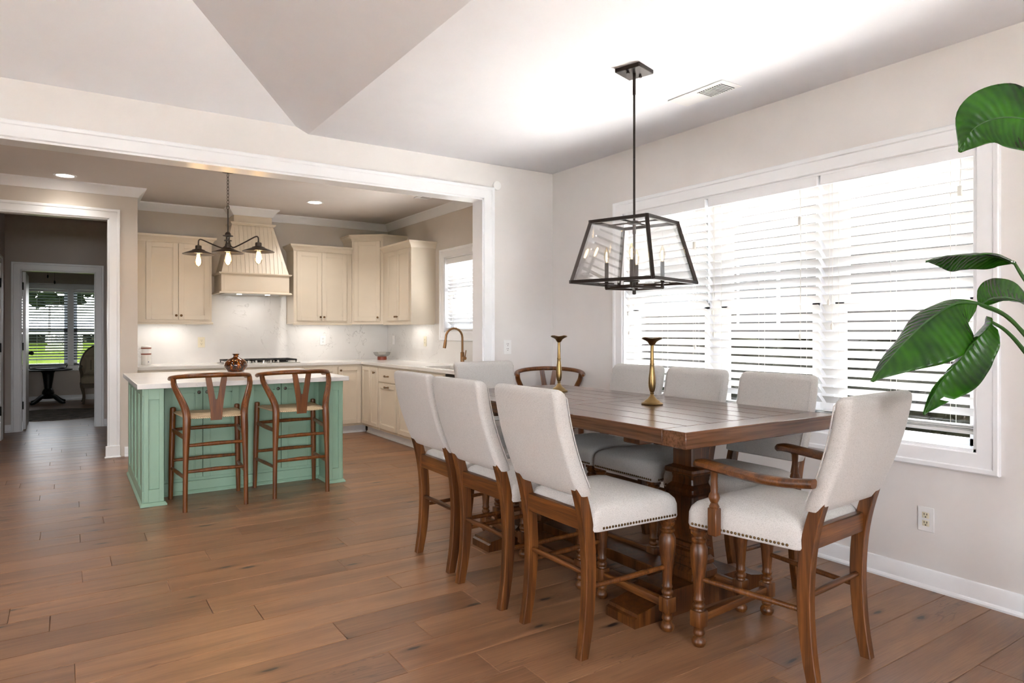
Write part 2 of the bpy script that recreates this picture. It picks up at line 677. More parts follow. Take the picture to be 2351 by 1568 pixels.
# ground and planks
fl = struct(MB().box(-4.8, 3.97, -3.8, 15.4, -0.06, -0.012).build('floor', 'seam', smooth=0))
ROW0, ROWW = 2.356, 0.1985
KNOWN = {0: [1.09], 1: [1.30], 2: [0.99, 1.66], 3: [0.02, 1.75], 4: [0.74, 1.42], 5: [0.56], 6: [1.28], 7: [-0.23, 0.43],
         8: [1.42], 9: [0.06, 0.68], 10: [1.63], 11: [0.93], 12: [0.41], 13: [0.06], 15: [0.20], 18: [0.065], 20: [-0.19]}


def plank(mb, x0, x1, y0, y1):
    g, c, zt, zb = 0.0006, 0.0022, 0.0, -0.012
    x0 += g; x1 -= g; y0 += g; y1 -= g
    mb.loft([[V((x0, y0, zb)), V((x1, y0, zb)), V((x1, y1, zb)), V((x0, y1, zb))],
             [V((x0, y0, zt - c)), V((x1, y0, zt - c)), V((x1, y1, zt - c)), V((x0, y1, zt - c))],
             [V((x0 + c, y0 + c, zt)), V((x1 - c, y0 + c, zt)), V((x1 - c, y1 - c, zt)), V((x0 + c, y1 - c, zt))]])


rest = MB()
rr = random.Random(5)
n_plank = 0
for k in range(-30, 66):
    y0, y1 = ROW0 + k * ROWW, ROW0 + (k + 1) * ROWW
    if y0 < -3.8 or y1 > 15.3:
        continue
    ym = (y0 + y1) / 2
    js = sorted(KNOWN.get(k, [rr.uniform(-0.5, 1.2)]))
    while js[0] > -4.7:
        js.insert(0, js[0] - rr.uniform(1.05, 2.1))
    while js[-1] < 3.9:
        js.append(js[-1] + rr.uniform(1.05, 2.1))
    js[0], js[-1] = max(js[0], -4.75), min(js[-1], 3.95)
    near = 0.75 < ym < YH + 0.2
    for a, b in zip(js[:-1], js[1:]):
        if b - a < 0.05:
            continue
        vis = near and b > -0.09 * ym - 0.25 and (ym < 8.3 or (a < 0.5))
        if vis and n_plank < 298:
            mb = MB()
            plank(mb, a, b, y0, y1)
            mb.build('plank', 'floor', fl, smooth=0)
            n_plank += 1
        else:
            plank(rest, a, b, y0, y1)
o = rest.build('outlying_planks', 'floor', fl, smooth=0, kind='stuff')

# dining and living walls
W1 = (1.434, 3.905, 0.727, 2.238)            # dining window opening y0 y1 z0 z1
wbox('wall_right', 'wall',
     (XR, 3.84, -3.78, W1[0], 0, 2.80), (XR, 3.84, W1[1], YB2, 0, 2.80),
     (XR, 3.84, W1[0], W1[1], 0, W1[2]), (XR, 3.84, W1[0], W1[1], W1[3], 2.80))
XO, ZO = 2.926, 2.44                         # kitchen opening: right side, head
wbox('wall_dividing', 'wall', (XO, XR + 0.001, YB, YB2, 0, 2.86), (-2.2, XO, YB, YB2, ZO, 2.86), (-4.78, -2.2, YB, YB2, 0, 2.86))
wbox('wall_rear', 'wall', (-4.78, -3.5, -3.78, -3.6, 0, 4.3), (1.5, 3.84, -3.78, -3.6, 0, 4.3),
     (-3.5, 1.5, -3.78, -3.6, 0, 0.4), (-3.5, 1.5, -3.78, -3.6, 2.5, 4.3))
wbox('wall_left', 'wall', (-4.78, -4.6, -3.6, 1.1, 0, 4.3), (-4.78, -4.6, 2.7, YB2, 0, 4.3),
     (-4.78, -4.6, 1.1, 2.7, 0, 0.4), (-4.78, -4.6, 1.1, 2.7, 2.5, 4.3))
# ceilings: flat strip by the window, hipped vault over the living side
struct(MB().box(1.444, XR, -3.6, YB, ZC, ZC + 0.08).build('ceiling', 'ceiling', smooth=0))
T = (0, 0, 0.06)
struct(MB().prism([(1.444, -3.6, 2.74), (1.444, YB, 2.74), (1.357, YB, 2.78), (-1.73, 1.743, 4.2), (-1.73, -3.6, 4.2)], T)
       .build('ceiling', 'ceiling', smooth=0))
struct(MB().prism([(1.357, YB, 2.78), (-4.6, YB, 2.78), (-4.6, 1.743, 4.2), (-1.73, 1.743, 4.2)], T).build('ceiling', 'ceiling', smooth=0))
struct(MB().prism([(-1.73, 1.743, 4.2), (-4.6, 1.743, 4.2), (-4.6, -3.6, 4.2), (-1.73, -3.6, 4.2)], T).build('ceiling', 'ceiling', smooth=0))

wbox('trim_eave', 'trim', (3.84, 4.45, -3.8, 9.2, 2.72, 2.90))  # unseen eave added to keep the sun off the dining blinds
wbox('roof', 'roof', (1.35, 4.5, -3.9, 9.3, 2.92, 3.02))
# kitchen, hall and far room shell
W2 = (6.0, 7.153, 1.30, 2.20)
wbox('wall_kitchen_right', 'kwall', (XK, 3.96, YB2, W2[0], 0, ZK), (XK, 3.96, W2[1], 8.99, 0, ZK),
     (XK, 3.96, W2[0], W2[1], 0, W2[2]), (XK, 3.96, W2[0], W2[1], W2[3], ZK))
wbox('wall_kitchen_back', 'kwall', (0.486, 3.96, YK, 8.99, 0, ZK))
wbox('wall_alcove', 'kwall', (0.486, XJ, YJ, YK, 0, ZK))
wbox('wall_kitchen_left', 'kwall', (-3.12, -3.0, YB2, 8.18, 0, ZK))
PX0, PX1, PZ = -0.60, 0.345, 2.48            # passage opening
wbox('wall_passage', 'kwall', (PX1, 0.486, YJ, 8.18, 0, ZK), (PX0, PX1, YJ, 8.18, PZ, ZK), (-3.12, PX0, YJ, 8.18, 0, ZK))
struct(MB().box(-3.12, 3.96, YB2, 10.92, ZK, ZK + 0.08).build('ceiling', 'kceiling', smooth=0))
DX0, DX1, DZ = -0.525, 0.305, 2.118
wbox('wall_hall_back', 'hwall', (-0.83, DX0, YH, 10.92, 0, ZK), (DX1, 0.62, YH, 10.92, 0, ZK), (DX0, DX1, YH, 10.92, DZ, ZK))
wbox('wall_hall_left', 'hwall', (-0.83, -0.69, 8.18, 9.2, 0, ZK), (-0.83, -0.69, 10.05, YH, 0, ZK), (-0.83, -0.69, 9.2, 10.05, 2.118, ZK), (-0.95, -0.83, 9.0, 10.2, 0, ZK))
wbox('wall_hall_right', 'hwall', (0.486, 0.60, 8.18, 8.868, 0, ZK), (0.486, 0.62, 8.992, YH, 0, ZK))
W3 = (-1.0, 1.06, 0.66, 2.11)
wbox('wall_far', 'hwall', (-2.6, W3[0], YF, 15.36, 0, ZK), (W3[1], 2.6, YF, 15.36, 0, ZK),
     (W3[0], W3[1], YF, 15.36, 0, W3[2]), (W3[0], W3[1], YF, 15.36, W3[3], ZK))
wbox('wall_far_left', 'hwall', (-2.72, -2.6, 10.92, 15.36, 0, ZK))
wbox('wall_far_right', 'hwall', (2.6, 2.72, 10.92, 15.36, 0, ZK))
wbox('wall_far_front', 'hwall', (-2.72, -0.83, 10.86, 10.92, 0, ZK), (0.62, 2.72, 10.86, 10.92, 0, ZK))
struct(MB().box(-2.72, 2.72, 10.92, 15.36, ZK, ZK + 0.08).build('ceiling', 'kceiling', smooth=0))

# ------------------------------------------------------------------ trim
CAS = [(0, 0), (0, 0.012), (0.006, 0.016), (0.070, 0.018), (0.076, 0.024), (0.094, 0.027), (0.10, 0.022), (0.10, 0)]
BASE = [(0, 0), (0.030, 0), (0.030, 0.010), (0.024, 0.018), (0.015, 0.021), (0.015, 0.088), (0.010, 0.097), (0, 0.10)]
CROWN = [(0, -0.095), (-0.010, -0.095), (-0.014, -0.084), (-0.030, -0.060), (-0.056, -0.030), (-0.076, -0.014), (-0.080, 0), (0, 0)]
tn = 0


def trim(fn, mat='trim', name=None):
    global tn
    tn += 1
    mb = MB()
    fn(mb)
    return struct(mb.build(name or 'trim_%d' % tn, mat, smooth=30))


def kit_opening(mb):
    p = [(-2.2, YB, 0), (-2.2, YB, ZO), (XO, YB, ZO), (XO, YB, 0)]
    mb.sweep(p, CAS, (0, -1, 0))
    mb.box(XO - 0.014, XO + 0.002, YB - 0.004, YB2 + 0.004, 0, ZO)
    mb.box(-2.2, XO, YB - 0.004, YB2 + 0.004, ZO - 0.014, ZO + 0.002)
    mb.sweep([(XO, YB2, 0), (XO, YB2, ZO), (-2.2, YB2, ZO), (-2.2, YB2, 0)], CAS, (0, 1, 0))


trim(kit_opening)


def passage(mb):
    mb.sweep([(PX0, YJ, 0), (PX0, YJ, PZ), (PX1, YJ, PZ), (PX1, YJ, 0)], CAS, (0, -1, 0))
    mb.box(PX1 - 0.012, PX1 + 0.002, YJ - 0.003, 8.183, 0, PZ)
    mb.box(PX0, PX1, YJ - 0.003, 8.183, PZ - 0.012, PZ + 0.002)
    mb.box(PX1 - 0.03, XJ - 0.03 - 0.13, YJ - 0.034, YJ - 0.001, 0, 0.125, b=0.004)   # plinth under the casing
    mb.box(PX1 - 0.04, PX1 + 0.11, YJ - 0.045, YJ - 0.001, 0, 0.018, b=0.006)


trim(passage)


def hall_door(mb):
    mb.sweep([(DX0, YH, 0), (DX0, YH, DZ), (DX1, YH, DZ), (DX1, YH, 0)], CAS, (0, -1, 0))
    mb.box(DX1 - 0.012, DX1 + 0.002, YH - 0.003, 10.923, 0, DZ)
    mb.box(DX0 - 0.002, DX0 + 0.012, YH - 0.003, 10.923, 0, DZ)
    mb.box(DX0, DX1, YH - 0.003, 10.923, DZ - 0.012, DZ + 0.002)


trim(hall_door)
trim(lambda mb: (mb.sweep([(-0.69, 10.05, 0), (-0.69, 10.05, 2.118), (-0.69, 9.2, 2.118), (-0.69, 9.2, 0)], [(-a, b) for a, b in CAS], (1, 0, 0)),
                 mb.box(-0.83, -0.688, 10.04, 10.052, 0, 2.118)))
trim(lambda mb: mb.sweep([(-3.0, YJ, ZK), (XJ, YJ, ZK), (XJ, YK, ZK), (XK, YK, ZK), (XK, YB2, ZK)], CROWN, (0, 0, 1)))
trim(lambda mb: mb.sweep([(XR, -3.6, 0), (XR, YB, 0), (XO + 0.10, YB, 0)], BASE, (0, 0, 1)), name='baseboard_right')
trim(lambda mb: mb.sweep([(0.486, YJ, 0), (XJ, YJ, 0)], [(-a, b) for a, b in BASE], (0, 0, 1)), name='baseboard_passage')
trim(lambda mb: mb.sweep([(DX1 + 0.10, YH, 0), (0.486, YH, 0)], [(-a, b) for a, b in BASE], (0, 0, 1)), name='baseboard_hall')
trim(lambda mb: mb.sweep([(-0.69, YH, 0), (DX0 - 0.10, YH, 0)], [(-a, b) for a, b in BASE], (0, 0, 1)), name='baseboard_hall_left')
trim(lambda mb: mb.sweep([(-2.6, YF, 0), (2.6, YF, 0)], [(-a, b) for a, b in BASE], (0, 0, 1)), name='baseboard_far')

# ------------------------------------------------------------------ windows
def panes(win, x_is_plane, a0, a1, z0, z1, plane, meet, stile=0.055):
    """one double-hung unit: two sashes (frame + pane); a runs along the wall"""
    def bx(mb, a, b, p, q, z, zz):
        if x_is_plane:
            mb.box(p, q, a, b, z, zz)
        else:
            mb.box(a, b, p, q, z, zz)
    for lo, hi, off in ((z0, meet + 0.02, 0.0), (meet - 0.02, z1, 0.035)):
        mb = MB()
        p, q = plane + off, plane + off + 0.03
        bx(mb, a0, a0 + stile, p, q, lo, hi)
        bx(mb, a1 - stile, a1, p, q, lo, hi)
        bx(mb, a0, a1, p, q, lo, lo + 0.035)
        bx(mb, a0, a1, p, q, hi - 0.04, hi)
        s = mb.build('sash', 'trim', win, smooth=0)
        mb = MB()
        bx(mb, a0 + stile - 0.005, a1 - stile + 0.005, p + 0.012, p + 0.016, lo + 0.03, hi - 0.035)
        mb.build('pane', 'glass', s, smooth=0)


def dining_window():
    y0, y1, z0, z1 = W1
    mb = MB()
    mb.sweep([(XR, y0, z0), (XR, y1, z0), (XR, y1, z1), (XR, y0, z1)], CAS, (-1, 0, 0), closed=True)
    win = struct(mb.build('window_1', 'trim', smooth=30))
    mb = MB()
    mb.box(3.655, 3.835, y0 - 0.002, y0 + 0.014, z0, z1)
    mb.box(3.655, 3.835, y1 - 0.014, y1 + 0.002, z0, z1)
    mb.box(3.655, 3.835, y0, y1, z0 - 0.002, z0 + 0.014)
    mb.box(3.655, 3.835, y0, y1, z1 - 0.014, z1 + 0.002)
    mb.build('jamb_liner', 'trim', win, smooth=0)
    ym = (3.073, 2.251)
    for y in ym:
        MB().box(3.742, 3.835, y - 0.045, y + 0.045, z0, z1, b=0.004).build('mullion', 'trim', win)
    for a, b in ((y0 + 0.014, ym[1] - 0.045), (ym[1] + 0.045, ym[0] - 0.045), (ym[0] + 0.045, y1 - 0.014)):
        panes(win, True, a, b, z0 + 0.014, z1 - 0.014, 3.757, 1.49)


dining_window()


def kitchen_window():
    y0, y1, z0, z1 = W2
    mb = MB()
    mb.sweep([(XK, y0, z0), (XK, y1, z0), (XK, y1, z1), (XK, y0, z1)], CAS, (-1, 0, 0), closed=True)
    win = struct(mb.build('window_2', 'trim', smooth=30))
    mb = MB()
    for b in ((y0 - 0.002, y0 + 0.014, z0, z1), (y1 - 0.014, y1 + 0.002, z0, z1), (y0, y1, z0 - 0.002, z0 + 0.014), (y0, y1, z1 - 0.014, z1 + 0.002)):
        mb.box(XK - 0.005, 3.955, *b)
    mb.build('jamb_liner', 'trim', win, smooth=0)
    panes(win, True, y0 + 0.014, y1 - 0.014, z0 + 0.014, z1 - 0.014, 3.88, 1.72)


kitchen_window()


def far_window():
    x0, x1, z0, z1 = W3
    mb = MB()
    mb.sweep([(x0, YF, z0), (x0, YF, z1), (x1, YF, z1), (x1, YF, z0)], CAS, (0, -1, 0), closed=True)
    win = struct(mb.build('window_3', 'trim', smooth=30))
    MB().box(-0.02, 0.08, YF + 0.03, YF + 0.15, z0, z1).build('mullion', 'trim', win, smooth=0)
    panes(win, False, x0, -0.02, z0, z1, YF + 0.09, 1.33)
    panes(win, False, 0.08, x1, z0, z1, YF + 0.09, 1.33)


far_window()


def fill_window(name, x_plane, a0, a1, plane, n):
    win = None
    for i in range(n):
        a, b = a0 + (a1 - a0) * i / n, a0 + (a1 - a0) * (i + 1) / n
        mb = MB()
        for p in ((a, a + 0.07, 0.4, 2.5), (b - 0.07, b, 0.4, 2.5), (a, b, 0.4, 0.48), (a, b, 2.42, 2.5)):
            if x_plane:
                mb.box(plane, plane + 0.08, *p)
            else:
                mb.box(p[0], p[1], plane, plane + 0.08, p[2], p[3])
        if win is None:
            win = struct(mb.build(name, 'trim', smooth=0))
            fr = win
        else:
            fr = mb.build('frame', 'trim', win, smooth=0)
        mb = MB()
        if x_plane:
            mb.box(plane + 0.035, plane + 0.04, a + 0.06, b - 0.06, 0.47, 2.43)
        else:
            mb.box(a + 0.06, b - 0.06, plane + 0.035, plane + 0.04, 0.47, 2.43)
        mb.build('pane', 'glass', win, smooth=0)


fill_window('window_4', False, -3.5, 1.5, -3.73, 4)  # unseen windows added behind the camera for fill daylight
fill_window('window_5', True, 1.1, 2.7, -4.73, 2)  # unseen side window, added and sized for the fill from the left

# ------------------------------------------------------------------ blinds
def blind(label, loc, rz, W, H, zb, tilt, mat, pitch=0.0535, depth=0.061, pulls=(), val=0.066, group='slatted window blinds', ladders=3):
    """width along local x, room side is local -y, z measured from the floor"""
    t = thing('window_blind', label, 'blind', loc, rz, group)
    MB().box(0.003, W - 0.003, -0.038, 0.03, H - val, H, b=0.004).build('valance', 'trim', t)
    z = H - val - 0.02
    me = None
    ca, sa = math.cos(rad(tilt)), math.sin(rad(tilt))
    while z > zb + 0.075:
        if me is None:
            mb = MB()
            prof = []
            for s in range(7):
                q = -1 + 2 * s / 6
                prof.append((q * depth / 2, 0.0016 * (1 - q * q)))
            ring = [(y, zz + 0.0010) for y, zz in prof] + [(y, zz - 0.0010) for y, zz in reversed(prof)]
            ring = [(y * ca + zz * sa, -y * sa + zz * ca) for y, zz in ring]
            mb.loft([[V((x, y, zz)) for y, zz in ring] for x in (0.007, W - 0.007)])
            me = mb.mesh('slat')
            me.materials.append(M[mat])
        s = bpy.data.objects.new('slat', me)
        COL.objects.link(s)
        s.parent = t
        s.location = (0, 0, z)
        z -= pitch
    MB().box(0.007, W - 0.007, -0.030, 0.030, zb, zb + 0.018, b=0.003).build('bottom_rail', mat, t)
    for k in range(3):
        MB().box(0.007, W - 0.007, -0.031, 0.031, zb + 0.021 + k * 0.009, zb + 0.024 + k * 0.009).build('slat', mat, t, smooth=0)
    for k in range(ladders):
        x = W * (0.14 + 0.72 * k / max(1, ladders - 1))
        mb = MB()
        for y in (-0.030, 0.030):
            mb.tube([(x, y, zb + 0.02), (x, y, H - val)], 0.0011, 5)
        mb.build('ladder_cord', 'cord', t)
    for x, z1, shape in pulls:
        mb = MB()
        mb.tube([(x, -0.040, H - val), (x + 0.006, -0.042, (H + z1) / 2), (x, -0.042, z1)], 0.0013, 5)
        if shape == 'b':
            mb.box(x - 0.009, x + 0.009, -0.05, -0.034, z1 - 0.05, z1, b=0.002)
        else:
            mb.lathe([(0.003, 0.0), (0.008, -0.01), (0.009, -0.028), (0.004, -0.036)], (x, -0.042, z1), 8)
        mb.build('pull_cord', 'cord', t)
    return t


BX = 3.695
blind('white slatted blind filling the leftmost dining window, beside the room corner', (BX, 3.900, 0), rad(-90), 0.815, 2.232, 0.81, 43, 'slat',
      pulls=((0.06, 1.47, 'r'), (0.07, 1.32, 'r'), (0.72, 1.94, 'b'), (0.73, 1.22, 'r')))
blind('white slatted blind filling the middle of the three dining windows', (BX, 3.068, 0), rad(-90), 0.812, 2.232, 0.81, 43, 'slat',
      pulls=((0.05, 1.46, 'r'), (0.06, 1.31, 'r'), (0.70, 2.0, 'b'), (0.70, 1.3, 'r')))
blind('white slatted blind filling the rightmost dining window, partly behind the big green leaves', (BX, 2.246, 0), rad(-90), 0.806, 2.232, 0.81, 43, 'slat',
      pulls=((0.06, 1.50, 'r'), (0.08, 1.36, 'r'), (0.74, 2.03, 'b')))
blind('small white slatted blind in the kitchen window behind the faucet', (XK + 0.045, W2[1] - 0.016, 0), rad(-90), W2[1] - W2[0] - 0.032, 2.185, 1.315, 40, 'slat',
      pitch=0.046, depth=0.05, pulls=((1.0, 1.7, 'r'),), group='slatted window blinds')
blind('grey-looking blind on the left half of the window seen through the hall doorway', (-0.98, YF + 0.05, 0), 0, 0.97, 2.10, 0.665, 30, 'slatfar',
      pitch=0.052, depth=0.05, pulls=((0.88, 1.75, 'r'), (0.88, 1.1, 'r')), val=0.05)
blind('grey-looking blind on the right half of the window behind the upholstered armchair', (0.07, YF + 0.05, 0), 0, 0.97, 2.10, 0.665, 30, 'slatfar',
      pitch=0.052, depth=0.05, val=0.05)

# ------------------------------------------------------------------ kitchen
def face_frame(O, into):
    I = V(into).normalized()
    U = V((I.y, -I.x, 0))
    m = Matrix.Identity(4)
    for r in range(3):
        m[r][0], m[r][1], m[r][2], m[r][3] = U[r], I[r], (0, 0, 1)[r], O[r]
    return m


def knob(parent, pos, out, org, mat='knob', r=0.014):
    q = V(out).to_track_quat('Z', 'Y').to_matrix()
    mb = MB()
    mb.lathe([(0.008, 0.0), (0.006, 0.004), (0.005, 0.012), (r * 0.8, 0.016), (r, 0.021), (r * 0.85, 0.026), (r * 0.4, 0.029)], pos, 12, m=q)
    return mb.build('knob', mat, parent, org=org)


def shaker(parent, O, into, w, z0, z1, org, mat='cab', rail=0.055, name='door', slab=False):
    """framed door: front face through O, width w along the face"""
    m = face_frame((O[0], O[1], 0), into)
    mb = MB()
    t = 0.020
    if slab:
        mb.box(0, w, -t, 0, z0, z1, b=0.004, m=m)
    else:
        mb.box(0, rail, -t, 0, z0, z1, b=0.002, m=m)
        mb.box(w - rail, w, -t, 0, z0, z1, b=0.002, m=m)
        mb.box(rail - 0.001, w - rail + 0.001, -t, 0, z1 - rail, z1, b=0.002, m=m)
        mb.box(rail - 0.001, w - rail + 0.001, -t, 0, z0, z0 + rail, b=0.002, m=m)
        mb.box(rail - 0.002, w - rail + 0.002, -t + 0.009, 0, z0 + rail - 0.002, z1 - rail + 0.002, m=m)
        a, b, c, d = rail, w - rail, z0 + rail, z1 - rail
        e = 0.008
        for q in ((a, a + e, c, d), (b - e, b, c, d), (a, b, c, c + e), (a, b, d - e, d)):
            mb.box(q[0], q[1], -t + 0.004, 0, q[2], q[3], m=m)
    return mb.build(name, mat, parent, org=org)


def at(O, into, u, out=0.0, z=0.0):
    I = V(into).normalized()
    U = V((I.y, -I.x, 0))
    p = V((O[0], O[1], 0)) + U * u - I * out
    return V((p.x, p.y, z))


CABCR = [(0, 0), (-0.006, 0), (-0.010, 0.020), (-0.030, 0.046), (-0.046, 0.058), (-0.050, 0.080), (0, 0.080)]


def crown_on(parent, path, z, org):
    MB().sweep([(x, y, z) for x, y in path], CABCR, (0, 0, 1)).build('crown_moulding', 'cab', parent, org=org, smooth=30)


YU, XU = 8.54, 3.455
NB = (0, -1, 0)
Yp, Xp = (0, 1, 0), (1, 0, 0)


def uppers():
    # left of the hood
    g = 'wall cabinets'
    org = (1.0, 8.7, 1.405)
    t = thing('wall_cabinet', 'cream double-door wall cabinet left of the range hood', 'cabinet', org, 0, g)
    mb = MB()
    mb.box(XJ + 0.002, 1.41, YU, YK - 0.002, 1.42, 2.335)
    mb.box(XJ + 0.002, 1.425, YU - 0.015, YK - 0.002, 1.405, 1.42, b=0.004)
    mb.build('body', 'cab', t, org=org)
    d = shaker(t, (0.724, YU), Yp, 0.327, 1.447, 2.327, org)
    knob(d, (1.028, YU - 0.02, 1.495), NB, org)
    d = shaker(t, (1.055, YU), Yp, 0.331, 1.447, 2.327, org)
    knob(d, (1.080, YU - 0.02, 1.495), NB, org)
    crown_on(t, [(XJ + 0.002, YU), (1.41, YU), (1.41, YK)], 2.335, org)
    MB().box(0.75, 1.15, 8.66, 8.70, 1.402, 1.405).build('light_strip', 'ledstrip', t, org=org, smooth=0)
    MB().box(XJ + 0.002, 1.425, YU - 0.015, YU - 0.001, 1.393, 1.405, b=0.002).build('light_valance', 'cab', t, org=org)
    # right of the hood
    org = (2.74, 8.7, 1.405)
    t = thing('wall_cabinet', 'cream double-door wall cabinet right of the range hood', 'cabinet', org, 0, g)
    mb = MB()
    mb.box(2.367, 3.128, YU, YK - 0.002, 1.42, 2.335)
    mb.box(2.360, 3.128, YU - 0.008, YK - 0.002, 1.405, 1.42, b=0.003)
    mb.build('body', 'cab', t, org=org)
    d = shaker(t, (2.405, YU), Yp, 0.316, 1.447, 2.327, org)
    knob(d, (2.700, YU - 0.02, 1.495), NB, org)
    d = shaker(t, (2.724, YU), Yp, 0.331, 1.447, 2.327, org)
    knob(d, (2.748, YU - 0.02, 1.495), NB, org)
    crown_on(t, [(2.367, YK), (2.367, YU), (3.128, YU)], 2.335, org)
    MB().box(2.5, 2.95, 8.66, 8.70, 1.402, 1.405).build('light_strip', 'ledstrip', t, org=org, smooth=0)
    MB().box(2.360, 3.128, YU - 0.008, YU + 0.006, 1.393, 1.405, b=0.002).build('light_valance', 'cab', t, org=org)
    # tall corner cabinet with a diagonal door
    org = (3.5, 8.6, 1.405)
    t = thing('corner_cabinet', 'taller cream corner cabinet with one diagonal door', 'cabinet', org, 0, g)
    A, B = V((3.132, YU, 0)), V((XU, 8.262, 0))
    poly = [(3.132, YK - 0.002), (3.132, YU), (XU, 8.262), (XK - 0.002, 8.262), (XK - 0.002, YK - 0.002)]
    mb = MB()
    mb.prism([(x, y, 1.405) for x, y in poly], (0, 0, 1.105))
    mb.build('body', 'cab', t, org=org, smooth=0)
    U = (B - A)
    L = U.length
    U.normalize()
    I = V((-U.y, U.x, 0))
    m0 = A + U * 0.035
    d = shaker(t, (m0.x, m0.y), I, L - 0.07, 1.447, 2.50, org)
    knob(d, at(m0, I, L - 0.07 - 0.028, 0.02, 1.495), -I, org)
    crown_on(t, [(3.132, YK), (3.132, YU), (XU, 8.262), (XK, 8.262)], 2.508, org)
    # right wall
    org = (3.62, 7.8, 1.405)
    t = thing('wall_cabinet', 'cream wall cabinet on the side wall beside the kitchen window', 'cabinet', org, 0, g)
    mb = MB()
    mb.box(XU, XK - 0.002, 7.394, 8.260, 1.405, 2.335)
    mb.build('body', 'cab', t, org=org, smooth=0)
    d = shaker(t, (XU, 8.110), Xp, 0.330, 1.447, 2.327, org)
    knob(d, (XU - 0.02, 7.805, 1.495), (-1, 0, 0), org)
    d = shaker(t, (XU, 7.776), Xp, 0.345, 1.447, 2.327, org)
    knob(d, (XU - 0.02, 7.750, 1.495), (-1, 0, 0), org)
    crown_on(t, [(XU, 8.260), (XU, 7.394), (XK, 7.394)], 2.335, org)
    MB().box(3.60, 3.64, 7.5, 7.95, 1.402, 1.405).build('light_strip', 'ledstrip', t, org=org, smooth=0)

    mb = MB()
    mb.box(XU, XU + 0.014, 7.396, 8.260, 1.393, 1.405, b=0.002)
    mb.build('light_valance', 'cab', t, org=org)
    MB().box(XU, XK - 0.016, 7.394, 7.408, 1.393, 1.405, b=0.002).build('light_valance', 'cab', t, org=org)


uppers()


def hood():
    org = (1.88, 8.6, 1.76)
    t = thing('range_hood', 'cream tapered wooden range hood with beadboard front above the cooktop', 'range hood', org)
    x0, x1, yf = 1.492, 2.275, 8.40
    mb = MB()
    mb.box(x0, x1, yf, YK - 0.002, 1.775, 2.0)
    mb.box(x0 + 0.03, x1 - 0.03, yf - 0.004, yf, 1.80, 1.975)
    mb.build('band', 'cab', t, org=org, smooth=0)
    ML = [(0, 0), (-0.016, 0.0), (-0.026, 0.010), (-0.028, 0.022), (0, 0.024)]
    p = [(x0, YK - 0.002), (x0, yf), (x1, yf), (x1, YK - 0.002)]
    MB().sweep([(x, y, 1.988) for x, y in p], ML, (0, 0, 1)).build('band_moulding', 'cab', t, org=org, smooth=30)
    MB().sweep([(x, y, 1.785) for x, y in p], [(a, -b) for a, b in ML], (0, 0, 1)).build('bottom_moulding', 'cab', t, org=org, smooth=30)
    tx0, tx1, ty, tz = 1.642, 2.122, 8.57, 2.612
    mb = MB()
    mb.loft([[V((x0 + 0.012, yf + 0.012, 2.0)), V((x1 - 0.012, yf + 0.012, 2.0)), V((x1 - 0.012, YK - 0.002, 2.0)), V((x0 + 0.012, YK - 0.002, 2.0))],
             [V((tx0 + 0.012, ty + 0.012, tz)), V((tx1 - 0.012, ty + 0.012, tz)), V((tx1 - 0.012, YK - 0.002, tz)), V((tx0 + 0.012, YK - 0.002, tz))]])
    mb.build('canopy', 'cab', t, org=org, smooth=0)
    # vertical beadboard strips: joined, each only a few pixels wide
    mb = MB()

    def pt(s, k, d):
        xl, xr = x0 + (tx0 - x0) * k, x1 + (tx1 - x1) * k
        lean = yf + (ty - yf) * k
        return V((s, lean - d + 0.012, 2.0 + (tz - 2.0) * k)), xl, xr
    n = 15
    step = (x1 - x0 - 0.06) / n
    for i in range(n):
        a, b = x0 + 0.03 + i * step + 0.002, x0 + 0.03 + (i + 1) * step - 0.002

        def top_k(s):
            if s < tx0 + 0.03:
                return max(0.0, (s - x0 - 0.03) / (tx0 - x0))
            if s > tx1 - 0.03:
                return max(0.0, (x1 - 0.03 - s) / (x1 - tx1))
            return 1.0
        ka, kb = min(1, top_k(a)), min(1, top_k(b))
        front = [pt(a, 0, 0.008)[0], pt(b, 0, 0.008)[0], pt(b, kb, 0.008)[0], pt(a, ka, 0.008)[0]]
        back = [q + V((0, 0.010, 0)) for q in front]
        mb.loft([back, front])
    mb.build('beadboard', 'cab', t, org=org, smooth=0)
    for s, (bx, tx) in ((1, (x0, tx0)), (-1, (x1, tx1))):
        mb = MB()
        w = 0.036 * s
        f = [V((bx, yf + 0.002, 2.0)), V((bx + w, yf + 0.002, 2.0)), V((tx + w, ty + 0.002, tz)), V((tx, ty + 0.002, tz))]
        mb.loft([[q + V((0, 0.014, 0)) for q in f], f])
        mb.build('corner_batten', 'cab', t, org=org, smooth=0)
    mb = MB()
    cx0, cx1, cy = 1.664, 2.110, 8.58
    mb.box(cx0, cx1, cy, YK - 0.002, tz, ZK)
    mb.build('chimney', 'cab', t, org=org, smooth=0)
    MB().sweep([(x, y, tz - 0.006) for x, y in [(cx0 - 0.01, YK - 0.002), (cx0 - 0.01, cy - 0.01), (cx1 + 0.01, cy - 0.01), (cx1 + 0.01, YK - 0.002)]],
               [(0, 0), (-0.012, 0), (-0.030, 0.016), (-0.034, 0.030), (0, 0.032)], (0, 0, 1)).build('chimney_moulding', 'cab', t, org=org, smooth=30)
    MB().sweep([(x, y, ZK) for x, y in [(cx0, YK - 0.002), (cx0, cy), (cx1, cy), (cx1, YK - 0.002)]], CROWN, (0, 0, 1)).build('crown_moulding', 'trim', t, org=org, smooth=30)
    MB().box(x0 + 0.05, x1 - 0.05, yf + 0.05, YK - 0.06, 1.762, 1.776).build('liner', 'steel', t, org=org, smooth=0)
    for x in (1.72, 2.05):
        MB().lathe([(0.028, -0.004), (0.03, 0.0)], (x, 8.55, 1.761), 14).build('lamp_lens', 'lens', t, org=org)


hood()


